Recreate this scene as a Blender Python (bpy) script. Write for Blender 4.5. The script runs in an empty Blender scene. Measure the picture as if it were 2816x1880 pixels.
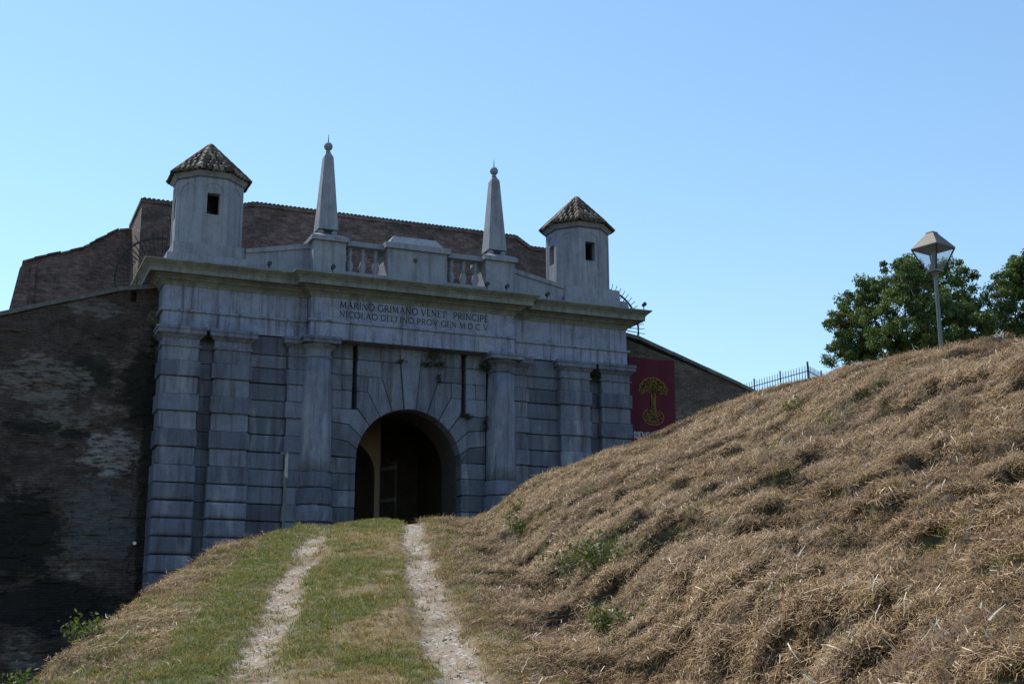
import bpy, bmesh, math, random
import numpy as np
from mathutils import Matrix, Vector
R = math.radians
random.seed(7); rng = np.random.default_rng(7)
scene = bpy.context.scene
col = scene.collection

# ------------------------------------------------------------------ camera
CX, CY, YAW, PITCH, ROLL, FPX = -13.2, -38.839, 0.408, 0.228, -0.005, 3515.5
def cam_axes():
    fw = Vector((math.sin(YAW) * math.cos(PITCH), math.cos(YAW) * math.cos(PITCH), math.sin(PITCH)))
    r = Vector((math.cos(YAW), -math.sin(YAW), 0)); u = r.cross(fw)
    c, s = math.cos(ROLL), math.sin(ROLL)
    return c * r + s * u, -s * r + c * u, fw
_r, _u, _f = cam_axes()
cam_d = bpy.data.cameras.new('camera'); cam = bpy.data.objects.new('camera', cam_d); col.objects.link(cam)
cam_d.lens = FPX * 36.0 / 2816.0; cam_d.sensor_width = 36.0; cam_d.clip_start = 0.1; cam_d.clip_end = 3000
cam.matrix_world = Matrix(((_r.x, _u.x, -_f.x, CX), (_r.y, _u.y, -_f.y, CY), (_r.z, _u.z, -_f.z, 0.0), (0, 0, 0, 1)))
scene.camera = cam

# ------------------------------------------------------------------ sky, sun, exposure
SUN_AZ, SUN_EL = -24.0, 54.0          # degrees clockwise from +Y, above the horizon
world = bpy.data.worlds.new('World'); scene.world = world; world.use_nodes = True
wn = world.node_tree; wn.nodes.clear()
sky = wn.nodes.new('ShaderNodeTexSky'); sky.sky_type = 'NISHITA'; sky.sun_disc = False
sky.sun_elevation = R(SUN_EL); sky.sun_rotation = R(SUN_AZ % 360); sky.altitude = 30
sky.air_density = 1.5; sky.dust_density = 0.1; sky.ozone_density = 4.0
bg = wn.nodes.new('ShaderNodeBackground'); bg.inputs[1].default_value = 0.15
wo = wn.nodes.new('ShaderNodeOutputWorld')
tint = wn.nodes.new('ShaderNodeMixRGB'); tint.blend_type = 'MULTIPLY'; tint.inputs[0].default_value = 1.0; tint.inputs[2].default_value = (1.03, 1.11, 1.15, 1)   # clear summer blue, all over the sky
wn.links.new(sky.outputs[0], tint.inputs[1]); wn.links.new(tint.outputs[0], bg.inputs[0]); wn.links.new(bg.outputs[0], wo.inputs[0])
sd = bpy.data.lights.new('sun', 'SUN'); sd.energy = 5.0; sd.angle = R(0.53); sd.color = (1.0, 0.93, 0.80)
sun = bpy.data.objects.new('sun', sd); col.objects.link(sun)
_to = Vector((math.sin(R(SUN_AZ)) * math.cos(R(SUN_EL)), math.cos(R(SUN_AZ)) * math.cos(R(SUN_EL)), math.sin(R(SUN_EL))))
sun.rotation_euler = _to.to_track_quat('Z', 'Y').to_euler(); sun.location = (0, 0, 60)
scene.view_settings.view_transform = 'Standard'; scene.view_settings.look = 'None'
scene.view_settings.exposure = 0.0; scene.view_settings.gamma = 1.0; scene.view_settings.use_curve_mapping = False
scene.cycles.max_bounces = 5; scene.cycles.diffuse_bounces = 3; scene.cycles.transparent_max_bounces = 8
scene.cycles.use_denoising = True

# ------------------------------------------------------------------ helpers
def tag(o, label=None, cat=None, group=None, kind=None):
    if label: o['label'] = label
    if cat: o['category'] = cat
    if group: o['group'] = group
    if kind: o['kind'] = kind
    return o
def thing(name, label, cat, loc=(0, 0, 0), group=None):
    o = bpy.data.objects.new(name, None); col.objects.link(o); o.location = loc
    o.empty_display_size = 0.3
    return tag(o, label, cat, group)
def wmat(o):
    m = o.matrix_basis.copy()
    return m if o.parent is None else wmat(o.parent) @ o.matrix_parent_inverse @ m
def attach(o, parent):
    o.parent = parent; o.matrix_parent_inverse = wmat(parent).inverted()
def mesh(name, v, f, mat, smooth=False, fix=True):
    me = bpy.data.meshes.new(name); me.from_pydata([tuple(p) for p in v], [], [tuple(q) for q in f])
    if fix:
        bm = bmesh.new(); bm.from_mesh(me); bmesh.ops.recalc_face_normals(bm, faces=bm.faces); bm.to_mesh(me); bm.free()
    if mat: me.materials.append(mat)
    if smooth: me.polygons.foreach_set('use_smooth', [True] * len(me.polygons))
    me.update(); return me
def ob(name, me, parent=None, m=None):
    o = bpy.data.objects.new(name, me); col.objects.link(o)
    if m is not None: o.matrix_basis = m
    if parent: attach(o, parent)
    return o
class G:
    """collects faces for one mesh"""
    def __init__(s): s.v = []; s.f = []
    def add(s, v, f):
        n = len(s.v); s.v += [tuple(p) for p in v]; s.f += [tuple(i + n for i in q) for q in f]; return s
    def box(s, x0, x1, y0, y1, z0, z1):
        return s.add([(x0, y0, z0), (x1, y0, z0), (x1, y1, z0), (x0, y1, z0), (x0, y0, z1), (x1, y0, z1), (x1, y1, z1), (x0, y1, z1)],
                     [(0, 3, 2, 1), (4, 5, 6, 7), (0, 1, 5, 4), (1, 2, 6, 5), (2, 3, 7, 6), (3, 0, 4, 7)])
    def prism(s, poly, y0, y1):
        n = len(poly)
        return s.add([(x, y0, z) for x, z in poly] + [(x, y1, z) for x, z in poly],
                     [tuple(range(n)), tuple(range(2 * n - 1, n - 1, -1))] + [(i, i + n, (i + 1) % n + n, (i + 1) % n) for i in range(n)])
    def plan(s, poly, z0, z1):
        n = len(poly)
        return s.add([(x, y, z0) for x, y in poly] + [(x, y, z1) for x, y in poly],
                     [tuple(range(n - 1, -1, -1)), tuple(range(n, 2 * n))] + [(i, (i + 1) % n, (i + 1) % n + n, i + n) for i in range(n)])
    def lathe(s, prof, c, n=24, cap=True):
        v = []; f = []
        for r_, z in prof:
            for k in range(n):
                a = 2 * math.pi * k / n; v.append((c[0] + r_ * math.cos(a), c[1] + r_ * math.sin(a), c[2] + z))
        for i in range(len(prof) - 1):
            for k in range(n): f.append((i * n + k, i * n + (k + 1) % n, (i + 1) * n + (k + 1) % n, (i + 1) * n + k))
        if cap: f.append(tuple(range(n - 1, -1, -1))); f.append(tuple((len(prof) - 1) * n + k for k in range(n)))
        return s.add(v, f)
    def tube(s, pts, r0, r1=None, n=8):
        if r1 is None: r1 = r0
        v = []; f = []; m = len(pts)
        for i, p in enumerate(pts):
            p = Vector(p); a = Vector(pts[max(i - 1, 0)]); b = Vector(pts[min(i + 1, m - 1)]); d = (b - a).normalized()
            u = d.orthogonal().normalized() if abs(d.z) > .999 else d.cross(Vector((0, 0, 1))).normalized()
            w = d.cross(u); rr = r0 + (r1 - r0) * i / (m - 1)
            for k in range(n):
                an = 2 * math.pi * k / n; v.append(p + u * math.cos(an) * rr + w * math.sin(an) * rr)
        for i in range(m - 1):
            for k in range(n): f.append((i * n + k, i * n + (k + 1) % n, (i + 1) * n + (k + 1) % n, (i + 1) * n + k))
        f.append(tuple(range(n))); f.append(tuple((m - 1) * n + k for k in range(n)))
        return s.add(v, f)
    def sweep(s, prof, path):
        m = len(path); off = []
        for i in range(m):
            ns = []
            for a, b in ((i - 1, i), (i, i + 1)):
                if 0 <= a and b < m:
                    dx, dy = path[b][0] - path[a][0], path[b][1] - path[a][1]; L = math.hypot(dx, dy); ns.append((dy / L, -dx / L))
            if len(ns) == 1: off.append(ns[0])
            else:
                k = 1 + ns[0][0] * ns[1][0] + ns[0][1] * ns[1][1]; off.append(((ns[0][0] + ns[1][0]) / k, (ns[0][1] + ns[1][1]) / k))
        v = []; n = len(prof)
        for i in range(m):
            for p, z in prof: v.append((path[i][0] + off[i][0] * p, path[i][1] + off[i][1] * p, z))
        f = [(i * n + k, (i + 1) * n + k, (i + 1) * n + k + 1, i * n + k + 1) for i in range(m - 1) for k in range(n - 1)]
        return s.add(v, f)
    def make(s, name, mat, parent=None, smooth=False, fix=True):
        return ob(name, mesh(name, s.v, s.f, mat, smooth, fix), parent)
def inset(poly, d):
    n = len(poly); A = sum(poly[i][0] * poly[(i + 1) % n][1] - poly[(i + 1) % n][0] * poly[i][1] for i in range(n))
    sg = 1 if A > 0 else -1; out = []
    for i in range(n):
        p0, p1, p2 = poly[i - 1], poly[i], poly[(i + 1) % n]
        def nrm(a, b):
            dx, dy = b[0] - a[0], b[1] - a[1]; L = math.hypot(dx, dy) or 1; return (-dy / L * sg, dx / L * sg)
        n1, n2 = nrm(p0, p1), nrm(p1, p2); k = 1 + n1[0] * n2[0] + n1[1] * n2[1]; k = max(k, .35)
        out.append((p1[0] + d * (n1[0] + n2[0]) / k, p1[1] + d * (n1[1] + n2[1]) / k))
    return out
def chipped(poly, y0, y1, bev=.015, gap=.006, steps=1, jit=.007):
    """one dressed stone: outline in x,z, front at y0, edges eased"""
    g = G(); p = inset(poly, gap); p = [(x + random.uniform(-jit, jit), z + random.uniform(-jit, jit)) for x, z in p]
    if jit > .003 and bev < .04:
        mx_, mz_ = sum(a for a, _ in p) / len(p), sum(b for _, b in p) / len(p); q_ = []
        for x, z in p:                                                  # knocked-off corners
            if random.random() < .22:
                c_ = random.uniform(.03, .08); e_ = random.uniform(.03, .07); sx = 1 if mx_ > x else -1; sz = 1 if mz_ > z else -1
                pr_, nx_ = [(x, z + sz * e_), (x + sx * c_, z)], [(x + sx * c_, z), (x, z + sz * e_)]
                q_ += pr_ if sx * sz > 0 else nx_
            else: q_.append((x, z))
        if len(p) == 4: p = q_
    n = len(p)
    rings = [(p, y1)]
    if steps == 1: rings += [(p, y0 + bev), (inset(p, bev), y0)]
    else: rings += [(p, y0 + bev), (inset(p, bev * .3), y0 + bev * .35), (inset(p, bev), y0)]
    tilt = random.uniform(-.004, .004)
    v = []
    for pp, y in rings: v += [(x, y + tilt * (z - p[0][1]), z) for x, z in pp]
    f = [tuple(range(n - 1, -1, -1))]
    for k in range(len(rings) - 1): f += [(k * n + i, k * n + (i + 1) % n, (k + 1) * n + (i + 1) % n, (k + 1) * n + i) for i in range(n)]
    f.append(tuple((len(rings) - 1) * n + i for i in range(n)))
    return g.add(v, f)
def rect(x0, x1, z0, z1):
    if x0 > x1: x0, x1 = x1, x0
    return [(x0, z0), (x1, z0), (x1, z1), (x0, z1)]

# ------------------------------------------------------------------ materials
class NT:
    def __init__(s, name):
        s.m = bpy.data.materials.new(name); s.m.use_nodes = True; s.t = s.m.node_tree; s.t.nodes.clear()
        s.out = s.t.nodes.new('ShaderNodeOutputMaterial'); s.b = s.t.nodes.new('ShaderNodeBsdfPrincipled')
        s.t.links.new(s.b.outputs[0], s.out.inputs[0]); s.b.inputs['Roughness'].default_value = .85
        s.b.inputs['Specular IOR Level'].default_value = .25
    def n(s, ty, _o=0, **k):
        nd = s.t.nodes.new('ShaderNode' + ty)
        for a, v in k.items():
            if a.startswith('i') and a[1:].isdigit(): s.set(nd.inputs[int(a[1:])], v)
            elif a.startswith('x_'): s.set(nd.inputs[a[2:].replace('_', ' ')], v)
            else: setattr(nd, a, v)
        return nd
    def set(s, sock, v):
        if hasattr(v, 'is_linked') or isinstance(v, bpy.types.NodeSocket): s.t.links.new(v, sock)
        elif isinstance(v, (tuple, list)) and len(v) == 3 and sock.type == 'RGBA': sock.default_value = (*v, 1)
        else: sock.default_value = v
    def coord(s, kind='Object', scale=(1, 1, 1), src=None):
        c = s.n('TexCoord') if src is None else None
        mp = s.n('Mapping'); s.set(mp.inputs[0], c.outputs[kind] if c else src); mp.inputs['Scale'].default_value = scale
        return mp.outputs[0]
    def pos(s, scale=(1, 1, 1)):
        g = s.n('NewGeometry'); mp = s.n('Mapping'); s.set(mp.inputs[0], g.outputs['Position']); mp.inputs['Scale'].default_value = scale
        return mp.outputs[0]
    def noise(s, vec, scale=1., detail=6., rough=.6):
        nd = s.n('TexNoise', x_Scale=scale, x_Detail=detail, x_Roughness=rough); s.set(nd.inputs['Vector'], vec); return nd.outputs[0]
    def ramp(s, fac, a, b, ca=(0, 0, 0), cb=(1, 1, 1)):
        nd = s.n('ValToRGB'); e = nd.color_ramp.elements; e[0].position = a; e[1].position = b; e[0].color = (*ca, 1); e[1].color = (*cb, 1)
        s.set(nd.inputs[0], fac); return nd.outputs[0]
    def mix(s, fac, a, b, mode='MIX'):
        nd = s.n('MixRGB', blend_type=mode); s.set(nd.inputs[0], fac); s.set(nd.inputs[1], a); s.set(nd.inputs[2], b); return nd.outputs[0]
    def math(s, op, a, b=0.):
        nd = s.n('Math', operation=op); s.set(nd.inputs[0], a); s.set(nd.inputs[1], b); return nd.outputs[0]
    def bump(s, h, strength=.4, dist=.02):
        nd = s.n('Bump', x_Strength=strength, x_Distance=dist); s.set(nd.inputs['Height'], h); s.set(s.b.inputs['Normal'], nd.outputs[0])
    def color(s, c): s.set(s.b.inputs['Base Color'], c); return s.m
def stone_mat(name, c1, c2, streak=.5, var=.25, moss=0.0, wear=1.0):
    t = NT(name); p = t.pos()
    big = t.noise(p, .9, 5, .6); fine = t.noise(p, 14, 6, .7)
    c = t.mix(t.ramp(big, .35, .68), c1, c2)
    c = t.mix(t.ramp(fine, .3, .75), t.mix(.32 * wear, c, (.04, .04, .045)), c)
    blot = t.noise(p, 2.1, 6, .72); c = t.mix(t.math('MULTIPLY', t.ramp(blot, .46, .66), .38 * wear), c, (.055, .058, .066))
    st = t.noise(t.pos((5.5, 5.5, .35)), 1., 5, .7)                       # rain streaks
    c = t.mix(t.math('MULTIPLY', t.ramp(st, .48, .66), streak), c, (.060, .052, .060))
    pale = t.noise(t.pos((2.2, 2.2, .5)), 1.1, 4, .6)
    c = t.mix(t.math('MULTIPLY', t.ramp(pale, .56, .72), .5), c, (.30, .315, .34))
    rust = t.noise(p, 2.7, 4, .7)
    c = t.mix(t.math('MULTIPLY', t.ramp(rust, .62, .78), .3), c, (.16, .08, .065))
    if moss:
        ms = t.noise(p, 1.6, 6, .75); c = t.mix(t.math('MULTIPLY', t.ramp(ms, .5, .72), moss), c, (.05, .055, .028))
    oi = t.n('ObjectInfo'); v = t.math('ADD', t.math('MULTIPLY', oi.outputs['Random'], var), 1 - var / 2)
    cc = t.n('CombineColor'); [t.set(cc.inputs[k], v) for k in range(3)]
    c = t.mix(1., c, cc.outputs[0], 'MULTIPLY')
    t.bump(t.math('ADD', fine, t.math('MULTIPLY', t.noise(p, 4, 5, .65), 1.5)), .55 * wear, .02)
    return t.color(c)
def plain(name, c, rough=.7, metal=0., var=.0, nscale=8., amt=.25, bump=.0):
    t = NT(name); p = t.pos(); n1 = t.noise(p, nscale, 5, .65)
    cc = t.mix(t.ramp(n1, .3, .75), tuple(x * (1 - amt) for x in c), tuple(min(1, x * (1 + amt)) for x in c))
    if var:
        oi = t.n('ObjectInfo'); v = t.math('ADD', t.math('MULTIPLY', oi.outputs['Random'], var), 1 - var / 2)
        k = t.n('CombineColor'); [t.set(k.inputs[i], v) for i in range(3)]; cc = t.mix(1., cc, k.outputs[0], 'MULTIPLY')
    t.b.inputs['Roughness'].default_value = rough; t.b.inputs['Metallic'].default_value = metal
    if bump: t.bump(n1, bump, .01)
    return t.color(cc)
def brick_mat(name, c1, c2, mortar, lime=.3, dark=.5, moss=.3, patches=()):
    t = NT(name); g = t.n('NewGeometry'); sp = t.n('SeparateXYZ'); t.set(sp.inputs[0], g.outputs['Position'])
    hx = t.math('ADD', sp.outputs[0], sp.outputs[1])
    wob = t.noise(t.pos(), 1.3, 3, .5)
    z = t.math('ADD', sp.outputs[2], t.math('MULTIPLY', wob, .045))
    cb = t.n('CombineXYZ'); t.set(cb.inputs[0], hx); t.set(cb.inputs[1], z)
    br = t.n('TexBrick', offset=.5); t.set(br.inputs['Vector'], cb.outputs[0])
    br.inputs['Color1'].default_value = (*c1, 1); br.inputs['Color2'].default_value = (*c2, 1); br.inputs['Mortar'].default_value = (*mortar, 1)
    br.inputs['Scale'].default_value = 1.; br.inputs['Mortar Size'].default_value = .011; br.inputs['Mortar Smooth'].default_value = .3
    br.inputs['Brick Width'].default_value = .27; br.inputs['Row Height'].default_value = .078; br.inputs['Bias'].default_value = -.1
    p = t.pos(); n1 = t.noise(p, 3.5, 6, .7)
    row = t.noise(t.pos((2.4, 2.4, 6.5)), 1.5, 6, .75); c = t.mix(t.math('MULTIPLY', t.ramp(row, .40, .60), .6), br.outputs[0], (.03, .024, .022))
    c = t.mix(t.ramp(n1, .3, .7), t.mix(.5, c, (.03, .02, .018)), c)
    ln = t.noise(t.pos((.55, .55, .9)), 1., 6, .68)                        # lime bloom and eroded patches
    spk = t.noise(t.pos((2.2, 2.2, 8.)), 1.6, 3, .6)
    lm = t.math('MULTIPLY', t.ramp(ln, .55, .68), t.ramp(spk, .35, .62))
    c = t.mix(t.math('MULTIPLY', lm, lime), c, (.30, .27, .23))
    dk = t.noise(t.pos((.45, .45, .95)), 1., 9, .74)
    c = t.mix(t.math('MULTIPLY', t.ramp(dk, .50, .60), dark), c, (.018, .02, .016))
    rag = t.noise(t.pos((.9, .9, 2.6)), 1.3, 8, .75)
    for (px_, pz_, rx_, rz_, cc_, st_, thin) in patches:                   # stains, repairs and painted ditch shade, ragged along the courses
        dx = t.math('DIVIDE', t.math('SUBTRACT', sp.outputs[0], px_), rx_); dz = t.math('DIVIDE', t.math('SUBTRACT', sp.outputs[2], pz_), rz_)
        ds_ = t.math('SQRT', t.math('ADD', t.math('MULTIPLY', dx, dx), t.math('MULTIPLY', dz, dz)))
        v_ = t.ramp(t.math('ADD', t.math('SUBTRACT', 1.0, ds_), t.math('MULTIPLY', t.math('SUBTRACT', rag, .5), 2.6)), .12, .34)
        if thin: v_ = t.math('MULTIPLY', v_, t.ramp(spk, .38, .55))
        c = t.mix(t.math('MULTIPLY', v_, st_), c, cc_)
    mo = t.noise(t.pos((.6, .6, 1.3)), 1., 6, .7)
    c = t.mix(t.math('MULTIPLY', t.ramp(mo, .56, .7), moss), c, (.035, .042, .018))
    t.bump(t.math('ADD', t.math('MULTIPLY', br.outputs['Fac'], -1.), t.math('MULTIPLY', n1, 1.4)), .8, .03)
    return t.color(c)
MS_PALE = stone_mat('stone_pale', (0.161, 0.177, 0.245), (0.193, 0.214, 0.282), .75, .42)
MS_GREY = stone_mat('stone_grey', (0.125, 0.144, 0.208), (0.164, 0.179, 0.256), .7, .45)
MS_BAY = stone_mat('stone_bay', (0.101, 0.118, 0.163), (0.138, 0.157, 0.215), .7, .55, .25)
MS_ENT = stone_mat('stone_entablature', (0.252, 0.288, 0.420), (0.321, 0.350, 0.481), .75, .14)  # entablature and attic paler: the stronger skylight higher up put into the colour
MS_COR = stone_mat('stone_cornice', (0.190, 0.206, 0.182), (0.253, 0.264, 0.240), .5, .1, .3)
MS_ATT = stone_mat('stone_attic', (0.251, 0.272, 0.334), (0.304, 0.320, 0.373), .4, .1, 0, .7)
MS_COP = stone_mat('stone_coping', (.11, .115, .12), (.165, .17, .17), .5, .3, .35)
MS_CORE = plain('joint_mortar', (.075, .060, .055), .95, amt=.4)
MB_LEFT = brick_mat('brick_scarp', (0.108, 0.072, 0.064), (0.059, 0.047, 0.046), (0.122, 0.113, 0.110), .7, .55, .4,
    [(-9.3, 3.6, 1.6, 1.6, (.12, .125, .135), .55, 1), (-9.2, 3.4, 1.5, 1.5, (.10, .105, .115), .4, 0), (-11.8, 3.0, 1.9, 1.9, (.012, .013, .014), .92, 0), (-10.6, 1.0, 2.6, 1.0, (.012, .013, .013), .9, 0),  # near-black ones at the foot: dark moss stain with ditch shade painted in
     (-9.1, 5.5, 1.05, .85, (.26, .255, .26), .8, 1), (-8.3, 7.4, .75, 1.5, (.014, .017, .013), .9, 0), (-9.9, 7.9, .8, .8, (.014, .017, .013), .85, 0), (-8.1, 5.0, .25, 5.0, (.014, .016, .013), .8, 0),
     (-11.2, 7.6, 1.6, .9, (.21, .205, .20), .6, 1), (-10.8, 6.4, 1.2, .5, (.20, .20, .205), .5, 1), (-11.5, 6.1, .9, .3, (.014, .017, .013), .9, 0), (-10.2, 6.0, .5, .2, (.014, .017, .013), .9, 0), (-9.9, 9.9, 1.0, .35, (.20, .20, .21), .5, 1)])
MB_HOUSE = brick_mat('brick_gatehouse', (0.336, 0.207, 0.189), (0.182, 0.124, 0.123), (0.294, 0.262, 0.254), .55, .4, .4)
MB_RIGHT = brick_mat('brick_right', (.17, .125, .10), (.10, .085, .07), (.20, .18, .155), .7, .4, .45)
M_PLASTER = plain('tan_plaster', (.27, .205, .15), .9, nscale=3, amt=.12)
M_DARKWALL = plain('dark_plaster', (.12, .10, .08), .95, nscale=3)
M_WOOD = plain('old_wood', (.17, .145, .115), .85, nscale=12, amt=.5, bump=.3)
M_IRON = plain('dark_iron', (.045, .05, .055), .55, .5)
M_LETTER = plain('lettering_dark', (.028, .028, .032), .9)
def tile_mat():
    t = NT('roof_tile'); oi = t.n('ObjectInfo'); p = t.pos()
    nd = t.n('ValToRGB'); cr = nd.color_ramp
    cr.elements[0].position = 0; cr.elements[0].color = (.052, .032, .024, 1); cr.elements[1].position = 1; cr.elements[1].color = (.46, .43, .36, 1)
    for ps, c in ((.3, (.115, .072, .050)), (.55, (.095, .072, .054)), (.75, (.18, .125, .085)), (.9, (.28, .225, .165))):
        e = cr.elements.new(ps); e.color = (*c, 1)
    t.set(nd.inputs[0], oi.outputs['Random'])
    n1 = t.noise(p, 9, 6, .7); c = t.mix(t.ramp(n1, .35, .7), t.mix(.6, nd.outputs[0], (.03, .028, .022)), nd.outputs[0])
    t.bump(n1, .4, .01); t.b.inputs['Roughness'].default_value = .7
    return t.color(c)
M_TILE = tile_mat()
# ---- terrain in camera-ground coordinates: q = metres along the way up to the gate, s = metres to the right of it
def sst(a, b, x):
    t = np.clip((x - a) / (b - a), 0, 1); return t * t * (3 - 2 * t)
def smin(a, b, k):
    h = np.clip(0.5 + 0.5 * (b - a) / k, 0, 1); return b * (1 - h) + a * h - k * h * (1 - h)
def smax(a, b, k): return -smin(-a, -b, k)
def hash2(ix, iy, seed):
    n = (ix.astype(np.int64) * 374761393 + iy.astype(np.int64) * 668265263 + seed * 974634777) & 0xffffffff
    n = ((n ^ (n >> 13)) * 1274126177) & 0xffffffff
    return ((n ^ (n >> 16)) & 0xffff) / 65535.0
def vnoise(x, y, seed=0):
    ix = np.floor(x); iy = np.floor(y); fx = x - ix; fy = y - iy
    fx = fx * fx * fx * (fx * (fx * 6 - 15) + 10); fy = fy * fy * fy * (fy * (fy * 6 - 15) + 10)
    a = hash2(ix, iy, seed); b = hash2(ix + 1, iy, seed); c = hash2(ix, iy + 1, seed); d = hash2(ix + 1, iy + 1, seed)
    return (a * (1 - fx) + b * fx) * (1 - fy) + (c * (1 - fx) + d * fx) * fy
def fbm(x, y, seed=0, o=4):
    v = 0; amp = 0.5
    for i in range(o):
        v = v + amp * vnoise(x * 2 ** i, y * 2 ** i, seed + i * 17); amp *= 0.5
    return v / (1 - 0.5 ** o)
PQ = np.array([-30, 0, 5, 9.2, 11.4, 14.5, 19.5, 22, 24, 28, 60.])
PS = np.array([1.6, -.35, -.75, -1.08, -1.36, -1.74, -2.24, -2.48, -2.62, -2.9, -5.0])
PZ = np.array([-3.4, -1.62, -0.93, -0.30, 0.06, 0.65, 1.53, 1.96, 2.06, 2.1, 2.1])
LQ = np.array([-30, 0, 6, 10, 11, 12, 13.8, 15, 16.5, 18, 19.5, 21, 22, 26, 40, 60.])
LS = np.array([-3.0, -4.2, -4.0, -3.65, -3.82, -3.90, -4.05, -4.11, -4.15, -4.11, -4.07, -3.82, -3.5, -4.4, -6.5, -9])
LZ = np.array([-3.6, -2.1, -1.15, -.32, -.16, .06, .39, .65, .95, 1.27, 1.52, 1.76, 1.88, 1.9, 1.9, 1.9])
def base_h(s, q):
    pc = np.interp(q, PQ, PS); pz = np.interp(q, PQ, PZ)
    ls = np.interp(q, LQ, LS); lz = np.interp(q, LQ, LZ)
    u = s - pc
    z = pz + 0.05 * np.clip(u / .9, -1.2, 1.2)
    # left verge: from the path edge to the shoulder, then the scarp into the ditch
    e = -1.25
    f = np.clip((e - u) / np.maximum(e - (ls - pc), .2), 0, None)
    verge = (pz - .06) + (lz - pz + .06) * f ** 1.25
    scarp = lz - (ls - s) * 0.95
    zl = np.where(s < ls, scarp, verge)
    z = np.where(u < e, zl, z)
    z = np.maximum(z, -3.2 + 0.0 * s)
    # right mound
    t = u - 1.05
    fade = 1 - sst(27, 36, q)
    rise = 0.425 * t + 0.06 * np.exp(-((t - 6.0) / 1.2) ** 2) - 0.30 * np.exp(-((t - .9) / .65) ** 2) - 0.13 * np.exp(-((t - 3.9) / .9) ** 2)
    m = smax(rise, 0 * t, 0.25) - 0.06
    top = np.interp(q, [-10, 0, 6, 12, 15, 16, 17, 18, 19.5, 40], [2.0, 2.9, 3.45, 3.72, 3.83, 3.9, 3.97, 4.06, 4.17, 4.17]) - pz
    m = smin(m, top - 0.05 * np.maximum(t - 6.6, 0), 0.7)
    z = z + np.where(t > -.4, np.maximum(m, 0) * fade, 0)
    # right ditch behind the mound
    far = sst(30, 38, q) * sst(4.5, 8, u)
    z = z - far * (z + 3.0)
    return z
def masks(s, q):
    pc = np.interp(q, PQ, PS); u = s - pc
    wob = 0.10 * (fbm(q * .6, q * 0 + 3.3, 5) - .5) * 2
    rl = np.exp(-((u + .76 + wob) / .235) ** 4); rr = np.exp(-((u - .76 + wob) / .235) ** 4)
    ed = .75 + .9 * (fbm(s * 3.1, q * 1.9, 19, 3) - .4)
    rl = rl * np.clip(ed, 0, 1) * (1 - .5 * sst(19, 22, q)); rr = rr * np.clip(ed + .12, 0, 1)
    return u, rl, rr
def clod(s, q): return fbm(s * 1.5 + q * .15 + 3, q * 1.15 - s * .45, 61, 4)
def detail_h(s, q):
    u, rl, rr = masks(s, q)
    t = u - 1.0
    mound = sst(-.05, .9, t)
    # mown swathes: ridges running up the slope, broken up
    r1 = fbm(s * .9 + 7, q * .8 - s * .2, 11, 3)
    r2 = fbm(s * 3.4, q * 3.0 - s * .6, 23, 3)
    r3 = vnoise(s * 10, q * 9, 31)
    r4 = clod(s, q)
    r5 = fbm(s * 2.9 + 9, q * 2.2 - s * .8, 67, 3)
    dm = (r1 - .5) * .22 + (sst(.455, .525, r4) - .5) * .17 + (sst(.465, .54, r5) - .5) * .105 + (np.abs(r2 - .5) * -2 + .5) * .11 + (r3 - .5) * .055
    dm = dm * (1 - .58 * sst(12, 18.5, q)) - .175 + .06 * sst(13, 20, q)
    left = sst(1.2, 1.9, -u)
    dl = -.05 + (fbm(s * 1.5, q * 1.8, 41, 3) - .5) * .14 + (fbm(s * 6, q * 6, 47, 2) - .5) * .06
    dp = (fbm(s * 2.5, q * 1.5, 53, 3) - .5) * .07 - .085 * np.maximum(rl, rr) + (vnoise(s * 16, q * 16, 59) - .5) * .018
    near = 1 - .75 * sst(24, 34, q)
    return (dm * mound + dl * left + dp * (1 - mound) * (1 - left)) * near
def ground_h(s, q): return base_h(s, q) + detail_h(s, q)

# ------------------------------------------------------------------ the ground
FH = (math.sin(YAW), math.cos(YAW)); RH = (math.cos(YAW), -math.sin(YAW))
def W(s, q): return CX + s * RH[0] + q * FH[0], CY + s * RH[1] + q * FH[1]
def gz(s, q): return float(ground_h(np.array([float(s)]), np.array([float(q)]))[0])
def greenness(s, q):
    u, rl, rr = masks(s, q)
    n = fbm(s * .9 + 5, q * .7, 77, 3); n2 = fbm(s * 2.6, q * 2.2, 83, 3)
    mid = np.exp(-(u / .58) ** 4) * sst(.22, .48, n + .06 * np.sin(q * .9))
    vl = np.exp(-((u + 1.28) / .40) ** 2) * (.95 + .6 * (n2 - .5)) * sst(6, 10, q)
    vr = np.exp(-((u - 1.28) / .33) ** 2) * (.35 + .65 * sst(12, 19, q)) * .9
    top = sst(19.5, 21.5, q) * np.exp(-(u / 2.4) ** 4) * .9 * (1 - rr)
    lb = sst(1.5, 2.2, -u) * sst(.58, .68, n2) * .7
    lc = sst(.9, 1.6, -u) * sst(3.2, 2.4, -u) * sst(.5, .62, n) * .6 * (q < 11)
    mo = sst(.8, 1.8, u) * sst(.63, .72, n2) * .55
    return np.clip(np.maximum.reduce([mid * .95, vl, vr, top, lb, lc, mo]) * (1 - np.maximum(rl, rr) * .92), 0, 1)
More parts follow.
